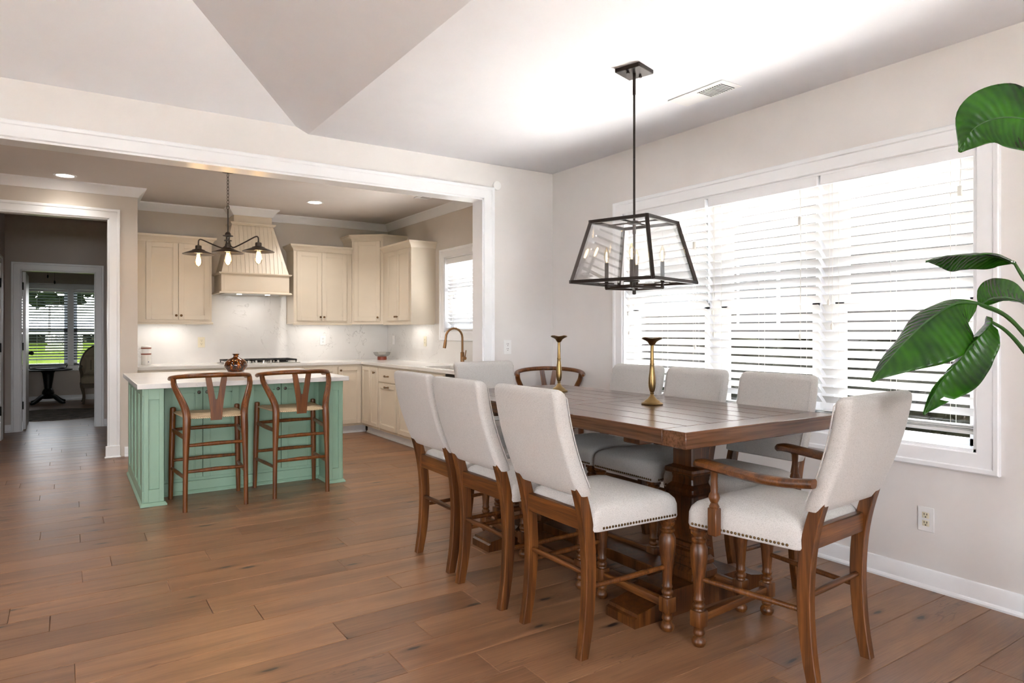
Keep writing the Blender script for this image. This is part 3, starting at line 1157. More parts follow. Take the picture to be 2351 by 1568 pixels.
def area(name, loc, e, sx, sy, c=(1, 0.955, 0.90), rot=(0, 0, 0), spread=180):
    l = bpy.data.lights.new(name, 'AREA')
    l.shape = 'RECTANGLE'
    l.size, l.size_y = sx, sy
    l.energy = e
    l.color = c
    l.spread = rad(spread)
    o = bpy.data.objects.new(name, l)
    COL.objects.link(o)
    o.location = loc
    o.rotation_euler = rot
    return o


area('under_cabinet_lamp_a', (0.95, 8.68, 1.4005), 0.8, 0.4, 0.04)
area('under_cabinet_lamp_b', (2.72, 8.68, 1.4005), 0.8, 0.45, 0.04)
area('under_cabinet_lamp_c', (3.62, 7.72, 1.4005), 0.7, 0.04, 0.45)
area('hood_lamp', (1.88, 8.55, 1.752), 1.2, 0.4, 0.06)

# worktops
mb = MB()
mb.box(XJ + 0.001, XK - 0.001, 8.23, YK - 0.001, 0.887, 0.925, b=0.003)
SX0, SX1, SY0, SY1 = 3.235, 3.59, 5.98, 6.66
mb.box(3.14, XK - 0.001, SY1, 8.232, 0.887, 0.925, b=0.003)
mb.box(3.14, XK - 0.001, YB2 + 0.002, SY0, 0.887, 0.925, b=0.003)
mb.box(3.14, SX0, SY0 - 0.004, SY1 + 0.004, 0.887, 0.925, b=0.003)
mb.box(SX1, XK - 0.001, SY0 - 0.004, SY1 + 0.004, 0.887, 0.925, b=0.003)
tag(mb.build('countertop', 'quartz', org=(2.2, 8.5, 0.887)), 'white quartz L-shaped countertop along the two kitchen walls', 'countertop')
mb = MB()
mb.box(XJ + 0.03, XK - 0.001, YK - 0.014, YK - 0.001, 0.925, 1.405)
mb.box(1.425, 2.36, YK - 0.0141, YK - 0.001, 1.40, 1.765)
tag(mb.build('backsplash', 'splash', org=(2.2, YK, 0.925), smooth=0), 'grey-veined white stone backsplash behind the cooktop', 'backsplash')
mb = MB()
mb.box(XK - 0.014, XK - 0.001, 7.26, YK - 0.015, 0.925, 1.405)
mb.box(XK - 0.014, XK - 0.001, YB2 + 0.12, 7.262, 0.925, 1.198)
tag(mb.build('backsplash', 'splash', org=(XK, 7.5, 0.925), smooth=0), 'grey-veined white stone backsplash on the side wall behind the faucet', 'backsplash')


def bases():
    g = 'base cabinets'
    yf, xf = 8.26, 3.17
    zt, zk = 0.886, 0.10

    def unit(name, label, x0, x1, y0, y1, toe):
        org = ((x0 + x1) / 2, (y0 + y1) / 2, 0)
        t = thing(name, label, 'cabinet', org, 0, g)
        MB().box(x0, x1, y0, y1, zk, zt).build('body', 'cab', t, org=org, smooth=0)
        MB().box(*toe, 0.001, zk).build('toe_kick', 'trim', t, org=org, smooth=0)
        tx = toe
        if x1 > 3.5:
            MB().sweep([(tx[0], tx[2], 0.001), (tx[0], tx[3], 0.001)], [(0, 0), (0.016, 0), (0.012, 0.02), (0, 0.024)], (0, 0, 1)).build('shoe_moulding', 'trim', t, org=org)
        else:
            MB().sweep([(tx[0], tx[2], 0.001), (tx[1], tx[2], 0.001)], [(0, 0), (-0.016, 0), (-0.012, 0.02), (0, 0.024)], (0, 0, 1)).build('shoe_moulding', 'trim', t, org=org)
        return t, org
    yb = YK - 0.016
    xb = XK - 0.016
    t, org = unit('base_cabinet', 'cream base cabinet at the left end of the back counter', XJ + 0.016, 1.40, yf, yb, (XJ + 0.016, 1.40, yf + 0.07, yb))
    for a in (0.64, 1.02):
        shaker(t, (a, yf), Yp, 0.355, 0.66, 0.86, org, name='drawer', slab=True)
        shaker(t, (a, yf), Yp, 0.355, 0.13, 0.64, org)
    t, org = unit('base_cabinet', 'cream base cabinet under the cooktop', 1.402, 2.40, yf, yb, (1.402, 2.40, yf + 0.07, yb))
    for a in (1.42, 1.91):
        shaker(t, (a, yf), Yp, 0.47, 0.66, 0.86, org, name='drawer', slab=True)
        shaker(t, (a, yf), Yp, 0.47, 0.13, 0.64, org)
    t, org = unit('base_cabinet', 'cream corner base cabinet with single tall door seen right of the island', 2.402, 3.168, yf, yb, (2.402, 3.24, yf + 0.07, yb))
    shaker(t, (2.42, yf), Yp, 0.40, 0.13, 0.86, org)
    d = shaker(t, (2.845, yf), Yp, 0.30, 0.13, 0.865, org)
    knob(d, (2.872, yf - 0.02, 0.815), NB, org)
    # side run, seen edge on past the island
    t, org = unit('base_cabinet', 'cream corner base cabinet with two narrow folding doors', xf, xb, 7.70, 8.258, (xf + 0.07, xb, 7.70, 8.258))
    shaker(t, (xf, 8.236), Xp, 0.262, 0.13, 0.865, org, rail=0.045)
    d = shaker(t, (xf, 7.968), Xp, 0.255, 0.13, 0.865, org, rail=0.045)
    knob(d, (xf - 0.02, 7.80, 0.80), (-1, 0, 0), org)

    def pull(parent, y, z, org):
        mb = MB()
        x = xf - 0.02
        mb.tube(smooth_path([(x, y + 0.055, z), (x - 0.022, y + 0.048, z), (x - 0.030, y + 0.02, z - 0.004), (x - 0.034, y, z - 0.006), (x - 0.030, y - 0.02, z - 0.004), (x - 0.022, y - 0.048, z), (x, y - 0.055, z)], 3), 0.0055, 7)
        for s in (-1, 1):
            mb.lathe([(0.009, -0.009), (0.011, 0), (0.009, 0.009)], (x - 0.010, y + s * 0.05, z), 8)
        mb.build('pull', 'knob', parent, org=org)
    for y1, y0, lab in ((7.695, 7.14, 'cream base cabinet with one drawer over a door, beside the narrow folding doors'),
                        (7.135, 6.575, 'cream base cabinet with drawer and door, half behind the leftmost dining chair back')):
        t, org = unit('base_cabinet', lab, xf, xb, y0, y1, (xf + 0.07, xb, y0, y1))
        w_ = y1 - y0 - 0.03
        d = shaker(t, (xf, y1 - 0.015), Xp, w_, 0.70, 0.865, org, name='drawer', slab=True)
        pull(d, (y0 + y1) / 2, 0.775, org)
        d = shaker(t, (xf, y1 - 0.015), Xp, w_, 0.13, 0.68, org)
        pull(d, (y0 + y1) / 2, 0.645, org)
    org = ((xf + xb) / 2, 6.27, 0)
    t = thing('base_cabinet', 'cream sink base cabinet below the faucet', 'cabinet', org, 0, g)
    mb = MB()
    mb.box(xf, xb, 5.97, 6.57, zk, 0.66)
    mb.box(xf, xf + 0.025, 5.97, 6.57, 0.66, zt)
    mb.build('body', 'cab', t, org=org, smooth=0)
    MB().box(xf + 0.07, xb, 5.97, 6.57, 0.001, zk).build('toe_kick', 'trim', t, org=org, smooth=0)
    shaker(t, (xf, 6.555), Xp, 0.28, 0.13, 0.68, org)
    shaker(t, (xf, 6.265), Xp, 0.28, 0.13, 0.68, org)
    shaker(t, (xf, 6.555), Xp, 0.57, 0.70, 0.865, org, name='false_drawer', slab=True)
    org = ((xf + xb) / 2, 5.6, 0)
    t = thing('dishwasher', 'black built-in dishwasher under the counter near the dining opening', 'dishwasher', org)
    MB().box(xf + 0.02, xb, 5.32, 5.965, 0.09, zt).build('tub', 'iron', t, org=org, smooth=0)
    MB().box(xf - 0.004, xf + 0.02, 5.325, 5.96, 0.10, 0.78, b=0.004).build('door', 'iron', t, org=org)
    MB().box(xf - 0.010, xf + 0.02, 5.325, 5.96, 0.785, 0.882, b=0.004).build('control_panel', 'iron', t, org=org)
    MB().tube([(xf - 0.04, 5.40, 0.74), (xf - 0.04, 5.88, 0.74)], 0.008, 8).build('handle', 'steel', t, org=org)
    MB().box(xf + 0.07, xb, 5.32, 5.965, 0.001, 0.09).build('kick_plate', 'iron', t, org=org, smooth=0)
    t, org = unit('base_cabinet', 'cream base cabinet at the end of the side counter by the opening', xf, xb, YB2 + 0.002, 5.315, (xf + 0.07, xb, YB2 + 0.002, 5.315))
    shaker(t, (xf, 5.30), Xp, 0.27, 0.13, 0.865, org)


bases()

# sink and faucet
org = ((SX0 + SX1) / 2, (SY0 + SY1) / 2, 0.70)
t = thing('sink', 'black undermount sink set in the side counter', 'sink', org)
mb = MB()
e = 0.004
mb.box(SX0 - e, SX1 + e, SY0 - e, SY1 + e, 0.70, 0.71)
mb.box(SX0 - 0.012, SX0 - 0.001, SY0 - 0.01, SY1 + 0.01, 0.70, 0.886)
mb.box(SX1 + 0.001, SX1 + 0.012, SY0 - 0.01, SY1 + 0.01, 0.70, 0.886)
mb.box(SX0, SX1, SY0 - 0.012, SY0 - 0.001, 0.70, 0.886)
mb.box(SX0, SX1, SY1 + 0.001, SY1 + 0.012, 0.70, 0.886)
mb.build('basin', 'iron', t, org=org, smooth=0)
MB().lathe([(0.045, 0.711), (0.045, 0.714), (0.03, 0.7145)], (org[0], org[1], 0), 16).build('drain', 'steel', t, org=org)

org = (3.69, 6.55, 0.925)
t = thing('faucet', 'champagne bronze gooseneck kitchen faucet beside the sink', 'faucet', org)
MB().lathe([(0.030, 0.0), (0.030, 0.006), (0.022, 0.008), (0.022, 0.15), (0.021, 0.152)], org, 18).build('base', 'bronze', t, org=org)
pts = [(3.69, 6.55, 1.07), (3.69, 6.55, 1.24)]
for a in range(0, 181, 18):
    pts.append((3.69 - 0.105 + 0.105 * math.cos(rad(a)), 6.55, 1.24 + 0.105 * math.sin(rad(a))))
pts.append((3.475, 6.55, 1.20))
MB().tube(pts, 0.0125, 12).build('gooseneck', 'bronze', t, org=org)
MB().tube([(3.477, 6.55, 1.215), (3.470, 6.55, 1.17), (3.462, 6.55, 1.125)], [0.015, 0.0175, 0.018], 12).build('spray_head', 'bronze', t, org=org)
mb = MB()
mb.tube([(3.69, 6.53, 1.01), (3.69, 6.49, 1.01)], 0.02, 12)
mb.tube([(3.69, 6.497, 1.01), (3.695, 6.492, 1.05), (3.70, 6.486, 1.10)], [0.008, 0.006, 0.005], 8)
mb.build('lever', 'bronze', t, org=org)


# ------------------------------------------------------------------ island
def island():
    org = (1.21, 6.35, 0)
    t = thing('kitchen_island', 'mint green kitchen island with panelled corner posts and shaker doors', 'island', org)
    x0, x1, y0, y1, zt = 0.465, 1.985, 5.655, 7.05, 0.886
    yd = 5.945
    MB().box(x0 + 0.02, x1 - 0.02, yd, y1, 0.0, zt).build('body', 'mint', t, org=org, smooth=0)
    for a, b in ((x0, 0.600), (1.868, x1)):
        p = None
        mb = MB()
        mb.box(a + 0.012, b - 0.012 if b < 1 else b - 0.012, y0 + 0.014, yd + 0.01, 0, zt)
        s = 0.032
        mb.box(a, a + s, y0, y0 + 0.02, 0.0, zt, b=0.0015)
        mb.box(b - s, b, y0, y0 + 0.02, 0.0, zt, b=0.0015)
        mb.box(a + s - 0.001, b - s + 0.001, y0, y0 + 0.02, 0.80, zt, b=0.0015)
        mb.box(a + s - 0.001, b - s + 0.001, y0, y0 + 0.02, 0.0, 0.125, b=0.0015)
        mb.box(a, a + 0.013, y0 + 0.002, yd + 0.01, 0, zt)
        mb.box(b - 0.013, b, y0 + 0.002, yd + 0.01, 0, zt)
        mb.build('post', 'mint', t, org=org)
    # end panel with raised stiles
    for sx, xx in ((-1, x0), (1, x1)):
        mb = MB()
        q = lambda a, b: (min(a, b), max(a, b))
        mb.box(*q(xx, xx - sx * 0.022), yd, y1, 0, zt)
        mb.build('end_panel', 'mint', t, org=org, smooth=0)
        for ys in (5.70, 6.02, 6.36, 6.70, 7.01):
            MB().box(*q(xx + sx * 0.010, xx - sx * 0.004), ys - 0.035, ys + 0.035, 0.10, zt - 0.06, b=0.002).build('stile', 'mint', t, org=org)
        MB().box(*q(xx + sx * 0.010, xx - sx * 0.004), y0 + 0.005, y1, zt - 0.06, zt, b=0.002).build('rail', 'mint', t, org=org)
        MB().box(*q(xx + sx * 0.011, xx - sx * 0.004), y0 + 0.005, y1, 0, 0.11, b=0.002).build('rail', 'mint', t, org=org)
    SH = [(0, 0), (-0.020, 0), (-0.020, 0.010), (-0.008, 0.026), (0, 0.028)]
    path = [(x0 - 0.004, y1), (x0 - 0.004, y0), (0.600, y0), (0.600, yd - 0.02), (1.868, yd - 0.02), (1.868, y0), (x1 + 0.004, y0), (x1 + 0.004, y1)]
    MB().sweep([(x, y, 0.001) for x, y in path], SH, (0, 0, 1)).build('shoe_moulding', 'mint', t, org=org, smooth=30)
    MB().box(0.600, 1.868, yd - 0.02, yd, 0, 0.10, b=0.002).build('plinth', 'mint', t, org=org)
    for k, (a, b, ks) in enumerate(((0.632, 0.909, 1), (0.913, 1.190, 0), (1.258, 1.534, 1), (1.538, 1.820, 0))):
        d = shaker(t, (a, yd), Yp, b - a, 0.125, 0.868, org, mat='mint')
        knob(d, ((b - 0.028) if ks else (a + 0.028), yd - 0.02, 0.818), NB, org, mat='pewter')
    c = MB().box(0.415, 2.015, 5.56, 7.10, 0.887, 0.925, b=0.003).build('island_countertop', 'quartz', org=(1.21, 6.35, 0.887))
    tag(c, 'white quartz slab on top of the mint green island', 'countertop')


island()


# cooktop
def cooktop():
    org = (1.93, 8.52, 0.925)
    t = thing('cooktop', 'stainless gas cooktop with black iron grates under the hood', 'cooktop', org)
    MB().box(1.50, 2.38, 8.29, 8.76, 0.9255, 0.934, b=0.003).build('tray', 'steel', t, org=org)
    for a, b in ((1.53, 1.80), (1.81, 2.07), (2.08, 2.35)):
        mb = MB()
        for x in (a, (a + b) / 2 - 0.006, b - 0.012):
            mb.box(x, x + 0.012, 8.33, 8.73, 0.955, 0.972, b=0.002)
        for y in (8.33, 8.45, 8.60, 8.718):
            mb.box(a, b, y, y + 0.012, 0.955, 0.972, b=0.002)
        for x in (a + 0.004, b - 0.014):
            for y in (8.335, 8.715):
                mb.box(x, x + 0.01, y, y + 0.01, 0.934, 0.96)
        mb.build('grate', 'iron', t, org=org)
    for x, y in ((1.665, 8.42), (1.665, 8.64), (1.94, 8.55), (2.215, 8.42), (2.215, 8.64)):
        MB().lathe([(0.05, 0.934), (0.05, 0.944), (0.032, 0.946), (0.032, 0.952), (0.02, 0.953)], (x, y, 0), 16).build('burner', 'iron', t, org=org)
    for k in range(5):
        MB().lathe([(0.016, 0.934), (0.016, 0.940), (0.013, 0.962), (0.010, 0.963)], (1.78 + k * 0.085, 8.315, 0), 12).build('control_knob', 'steel', t, org=org)


cooktop()

# canister, bowl, vase
org = (0.74, 8.70, 0.9255)
t = thing('canister', 'white patterned canister with stacked red-rimmed lids at the left end of the back counter', 'canister', org)
MB().lathe([(0.046, 0.0), (0.050, 0.006), (0.050, 0.115), (0.048, 0.12)], org, 22).build('jar', 'jar', t, org=org)
MB().lathe([(0.046, 0.120), (0.047, 0.16), (0.047, 0.185)], org, 22).build('neck', 'plate', t, org=org)
for z in (0.118, 0.186):
    MB().lathe([(0.050, z), (0.054, z + 0.003), (0.054, z + 0.011), (0.050, z + 0.014)], org, 22).build('rim', 'redwood', t, org=org)
MB().lathe([(0.049, 0.199), (0.049, 0.212), (0.044, 0.218), (0.01, 0.222)], org, 22).build('lid', 'plate', t, org=org)

org = (3.54, 8.50, 0.9255)
t = thing('bowl', 'clear cut-glass bowl on a red-brown wooden foot in the counter corner', 'bowl', org)
MB().lathe([(0.062, 0.0), (0.062, 0.044), (0.05, 0.045)], org, 24).build('foot', 'redwood', t, org=org)
mb = MB()
seg = 32
rings = []
for r_, z_ in ((0.05, 0.0455), (0.085, 0.052), (0.108, 0.075), (0.118, 0.105), (0.114, 0.105), (0.104, 0.078), (0.082, 0.058), (0.03, 0.052)):
    rings.append([V((org[0] + (r_ + 0.005 * math.cos(8 * 2 * math.pi * i / seg)) * math.cos(2 * math.pi * i / seg),
                     org[1] + (r_ + 0.005 * math.cos(8 * 2 * math.pi * i / seg)) * math.sin(2 * math.pi * i / seg), org[2] + z_)) for i in range(seg)])
mb.loft(rings)
mb.build('dish', 'clearglass', t, org=org)

org = (1.31, 6.66, 0.9255)
tag(MB().lathe([(0.045, 0.0), (0.070, 0.010), (0.096, 0.040), (0.104, 0.068), (0.096, 0.098), (0.068, 0.124), (0.030, 0.140), (0.021, 0.150),
                (0.022, 0.160), (0.034, 0.174), (0.031, 0.175), (0.018, 0.162), (0.016, 0.150), (0.012, 0.14)], org, 28).build('vase', 'amber', org=org, smooth=60),
    'round amber tortoiseshell glass vase on the island', 'vase')


# ------------------------------------------------------------------ outlets and switches
def outlet(label, pos, into, plate='plate', rec='ivory', w=0.078, h=0.125, toggles=False, slim=False):
    org = pos
    t = thing('wall_switch' if toggles else 'wall_outlet', label, 'switch' if toggles else 'outlet', org, 0, 'outlets and switches')
    m = face_frame(pos, into)
    MB().box(-w / 2, w / 2, -0.006, -0.0005, -h / 2, h / 2, b=0.002, m=m).build('plate', plate, t, org=org)
    if toggles:
        MB().box(-0.016, 0.016, -0.008, -0.005, -0.033, 0.033, b=0.002, m=m).build('rocker', plate, t, org=org)
        return
    for s in (-1, 1):
        mb = MB()
        mb.box(-0.017, 0.017, -0.008, -0.005, s * 0.0205 - 0.0145, s * 0.0205 + 0.0145, b=0.005, seg=2, m=m)
        r_ = mb.build('receptacle', rec, t, org=org)
        mb = MB()
        for q in ((-0.008, -0.005, 0.001, 0.010), (0.005, 0.008, 0.001, 0.010), (-0.003, 0.003, -0.011, -0.006)):
            mb.box(q[0], q[1], -0.0086, -0.0076, s * 0.0205 + q[2], s * 0.0205 + q[3], m=m)
        mb.build('slot', 'slot', r_, org=org, smooth=0)


outlet('white plate outlet low on the window wall behind the armchair', (XR - 0.0005, 1.663, 0.351), Xp)
outlet('white switch-height plate on the pier beside the opening', (3.167, YB - 0.0005, 1.177), Yp, rec='plate')
outlet('ivory outlet on the backsplash left of the cooktop', (1.345, YK - 0.0145, 1.178), Yp, plate='ivory')
outlet('white outlet on the backsplash right of the cooktop', (2.842, YK - 0.0145, 1.19), Yp, rec='plate')
outlet('grey switch plate near the corner of the side backsplash', (XK - 0.0145, 8.63, 1.19), Xp, toggles=True)
outlet('ivory outlet on the side backsplash under the wall cabinet', (XK - 0.0145, 7.648, 1.185), Xp, plate='ivory')
mb = MB()
mb.lathe([(0.040, 0.0), (0.040, 0.010), (0.036, 0.014), (0.01, 0.015)], (3.058, YB - 0.0005, 2.562), 24, m=V((0, -1, 0)).to_track_quat('Z', 'Y').to_matrix())
tag(mb.build('wall_sensor', 'plate', org=(3.058, YB, 2.562)), 'round white disc on the wall at the corner of the opening', 'sensor')


# ------------------------------------------------------------------ air vents
def vent(label, x0, x1, y0, y1, z, part):
    org = ((x0 + x1) / 2, (y0 + y1) / 2, z)
    t = thing('ceiling_vent', label, 'vent', org, 0, 'ceiling vents')
    MB().box(x0, x1, y0, y1, z - 0.006, z - 0.0005, b=0.002).build('frame', 'plate', t, org=org)
    a0, a1, b0, b1 = part
    MB().box(a0, a1, b0, b1, z - 0.0075, z - 0.0055).build('opening', 'slot', t, org=org, smooth=0)
    n = 11
    for k in range(n):
        y = b0 + (b1 - b0) * (k + 0.5) / n
        MB().box(a0, a1, y - 0.0019, y + 0.0019, z - 0.0105, z - 0.0075).build('louvre', 'plate', t, org=org, smooth=0)


vent('white louvred vent in the dining ceiling beside the lantern chandelier', 3.08, 3.255, 2.478, 2.89, ZC, (3.115, 3.235, 2.512, 2.69))
vent('small white louvred vent in the kitchen ceiling by the side wall', 3.235, 3.405, 6.63, 6.86, ZK, (3.29, 3.38, 6.65, 6.80))

# ------------------------------------------------------------------ light fittings
def bulb_lamp(name, loc, e, c, r=0.02, parent=None):
    l = bpy.data.lights.new(name, 'POINT')
    l.energy = e
    l.color = c
    l.shadow_soft_size = r
    o = bpy.data.objects.new(name, l)
    COL.objects.link(o)
    o.location = loc
    return o


def downlight(label, x, y, e=6.5):
    org = (x, y, ZK)
    t = thing('recessed_light', label, 'ceiling light', org, 0, 'recessed kitchen lights')
    MB().lathe([(0.072, -0.0005), (0.098, -0.0005), (0.096, -0.006), (0.076, -0.008), (0.072, -0.004)], org, 28).build('trim_ring', 'plate', t, org=org)
    MB().lathe([(0.075, -0.004), (0.075, -0.001)], org, 28).build('lens', 'lens', t, org=org)
    area('downlight_lamp', (x, y, ZK - 0.015), e, 0.13, 0.13, spread=125)


downlight('recessed ceiling light above the passage to the hall', -0.03, 7.74, 2.0)
downlight('recessed ceiling light right of the range hood', 2.39, 7.74)
downlight('recessed ceiling light over the island end nearest the dining chairs', 2.39, 5.85)  # out-of-view lamp added behind the header for more kitchen light
downlight('recessed ceiling light over the walkway left of the island', -0.03, 5.85)  # also added out of view, to brighten the kitchen


def pendant():
    cx, cy, z0 = 1.24, 6.66, 1.93
    ang = math.atan2(-0.78, 0.62)
    org = (0, 0, z0)
    t = thing('pendant_chandelier', 'dark metal three-shade pendant light on a chain over the island', 'chandelier', (cx, cy, z0), ang)
    B = lambda mb, n, m='pewter': mb.build(n, m, t, org=org)
    B(MB().lathe([(0.062, ZK - 0.001), (0.062, ZK - 0.012), (0.050, ZK - 0.022), (0.012, ZK - 0.026)], seg=24), 'ceiling_canopy')
    z = ZK - 0.03
    k = 0
    while z > 2.50:
        pts = []
        for i in range(12):
            a = 2 * math.pi * i / 12
            u, v_ = 0.010 * math.cos(a), 0.020 * math.sin(a)
            pts.append((u, 0, z - 0.02 + v_) if k % 2 == 0 else (0, u, z - 0.02 + v_))
        B(MB().tube(pts, 0.0024, 5, closed=True), 'chain_link')
        z -= 0.031
        k += 1
    B(MB().tube([(0.016 * math.cos(a), 0, 2.472 + 0.016 * math.sin(a)) for a in [2 * math.pi * i / 14 for i in range(14)]], 0.003, 6, closed=True), 'loop')
    B(MB().lathe([(0.006, 2.24), (0.006, 2.456)], seg=10), 'stem')
    B(MB().lathe([(0.012, 2.095), (0.014, 2.125), (0.020, 2.135), (0.020, 2.155), (0.034, 2.158), (0.034, 2.164), (0.018, 2.168), (0.016, 2.178), (0.018, 2.188),
                  (0.018, 2.195), (0.046, 2.202), (0.046, 2.208), (0.026, 2.213), (0.026, 2.225), (0.020, 2.236), (0.008, 2.243)], seg=20), 'hub')
    for s in (-1, 1):
        B(MB().tube(smooth_path([(s * 0.016, 0, 2.155), (s * 0.028, 0, 2.115), (s * 0.060, 0, 2.095), (s * 0.11, 0, 2.108), (s * 0.20, 0, 2.142), (s * 0.30, 0, 2.182), (s * 0.330, 0, 2.184), (s * 0.341, 0, 2.168), (s * 0.342, 0, 2.142)], 4), 0.0065, 8), 'arm')
    for x in (-0.342, 0, 0.342):
        B(MB().lathe([(0.007, 2.142), (0.009, 2.132), (0.026, 2.128), (0.028, 2.120), (0.028, 2.088), (0.024, 2.086)], (x, 0, 0), 18), 'socket')
        B(MB().lathe([(0.026, 2.096), (0.034, 2.094), (0.052, 2.088), (0.060, 2.080), (0.096, 2.066), (0.138, 2.049), (0.141, 2.044), (0.138, 2.0435), (0.094, 2.061),
                      (0.058, 2.075), (0.030, 2.087), (0.02, 2.089)], (x, 0, 0), 32), 'shade')
        g = B(MB().lathe([(0.010, 2.078), (0.014, 2.060), (0.022, 2.030), (0.031, 1.990), (0.033, 1.968), (0.028, 1.948), (0.014, 1.934), (0.003, 1.930)], (x, 0, 0), 18), 'bulb', 'bulbglass')
        mb = MB()
        for q in range(6):
            a = 2 * math.pi * q / 6
            mb.tube([(x + 0.007 * math.cos(a), 0.007 * math.sin(a), 2.045), (x + 0.014 * math.cos(a), 0.014 * math.sin(a), 1.955)], 0.0022, 5)
        mb.build('filament', 'filament', g, org=org)
        p = Matrix.Rotation(ang, 4, 'Z') @ V((x, 0, 0))
        bulb_lamp('pendant_bulb_lamp', (cx + p.x, cy + p.y, 1.985), 2.5, (1.0, 0.72, 0.42), 0.03)


pendant()


def lantern():
    z0 = 1.512
    org = (0, 0, z0)
    t = thing('lantern_chandelier', 'black metal lantern chandelier with glass sides and candle bulbs over the dining table', 'chandelier', (2.56, 2.645, z0), rad(16))
    B = lambda mb, n, m='black', **k: mb.build(n, m, t, org=org, **k)
    mb = MB()
    mb.box(-0.076, 0.076, -0.076, 0.076, ZC - 0.024, ZC - 0.0005, b=0.003)
    B(mb, 'ceiling_canopy')
    for s in (-1, 1):
        B(MB().lathe([(0.009, ZC - 0.036), (0.010, ZC - 0.030), (0.006, ZC - 0.024)], (s * 0.045, -s * 0.012, 0), 10), 'canopy_nut')
    B(MB().lathe([(0.0085, 2.60), (0.0085, ZC - 0.024)], seg=10), 'swivel')
    B(MB().lathe([(0.0062, 2.25), (0.0062, 2.605)], seg=10), 'rod')
    B(MB().lathe([(0.0062, 1.90), (0.0062, 2.248)], seg=10), 'rod')
    zt, zb, ht, hb, w_ = 1.905, 1.580, 0.170, 0.245, 0.0085
    ct = [(-ht, -ht, zt), (ht, -ht, zt), (ht, ht, zt), (-ht, ht, zt)]
    cb = [(-hb, -hb, zb), (hb, -hb, zb), (hb, hb, zb), (-hb, hb, zb)]

    def bar(a, b, r=w_):
        a, b = V(a), V(b)
        d = (b - a).normalized()
        up = V((0, 0, 1)) if abs(d.z) < 0.9 else V((d.x, d.y, 0)).normalized()
        u = (up - d * up.dot(d)).normalized()
        v_ = d.cross(u)
        return MB().loft([[p + u * r * i + v_ * r * j for i, j in ((1, 1), (-1, 1), (-1, -1), (1, -1))] for p in (a - d * r * 0.8, b + d * r * 0.8)])
    for i in range(4):
        j = (i + 1) % 4
        B(bar(ct[i], ct[j]), 'frame_bar', smooth=0)
        B(bar(cb[i], cb[j]), 'frame_bar', smooth=0)
        B(bar(ct[i], cb[i]), 'frame_bar', smooth=0)
        mid = (V(ct[i]) + V(cb[j])) / 2
        nrm = V((mid.x, mid.y, 0)).normalized()
        q = [V(p) - nrm * 0.006 for p in (ct[i], ct[j], cb[j], cb[i])]
        B(MB().loft([q, [p - nrm * 0.003 for p in q]]), 'glass_pane', 'lanternglass', smooth=0)
    B(bar((-ht, 0, zt), (ht, 0, zt), 0.004), 'cross_bar', smooth=0)
    B(bar((0, -ht, zt), (0, ht, zt), 0.004), 'cross_bar', smooth=0)
    B(MB().box(-0.028, 0.028, -0.028, 0.028, zt - 0.010, zt + 0.006, b=0.002), 'hub_plate')
    B(MB().lathe([(0.0065, 1.535), (0.0065, 1.84), (0.009, 1.845), (0.009, 1.90)], seg=12), 'centre_stem')
    B(MB().lathe([(0.004, 1.513), (0.010, 1.516), (0.010, 1.535), (0.007, 1.538)], seg=12), 'finial')
    rot = Matrix.Rotation(rad(-20), 3, 'Z')
    cs = [rot @ V((a * 0.106, b * 0.106, 0)) for a, b in ((-1, -1), (1, -1), (1, 1), (-1, 1))]
    for i in range(4):
        j = (i + 1) % 4
        B(bar((cs[i].x, cs[i].y, 1.548), (cs[j].x, cs[j].y, 1.548), 0.006), 'tray_bar', smooth=0)
        B(bar((0, 0, 1.540), (cs[i].x, cs[i].y, 1.546), 0.005), 'tray_arm', smooth=0)
        p = cs[i]
        mb = MB()
        mb.box(-0.007, 0.007, -0.007, 0.007, 1.548, 1.575, m=Matrix.Translation((p.x, p.y, 0)))
        mb.box(-0.030, 0.030, -0.030, 0.030, 1.572, 1.578, b=0.001, m=Matrix.Translation((p.x, p.y, 0)) @ rot.to_4x4())
        B(mb, 'bobeche')
        B(MB().lathe([(0.0105, 1.578), (0.0105, 1.688), (0.008, 1.689)], (p.x, p.y, 0), 12), 'candle_sleeve')
        g = B(MB().lathe([(0.0075, 1.688), (0.012, 1.700), (0.0165, 1.722), (0.0150, 1.742), (0.0075, 1.762), (0.0015, 1.778)], (p.x, p.y, 0), 14), 'candle_bulb', 'bulbglass')
        MB().lathe([(0.0025, 1.695), (0.004, 1.71), (0.004, 1.735), (0.0015, 1.748)], (p.x, p.y, 0), 8).build('filament', 'flame', g, org=org)


lantern()


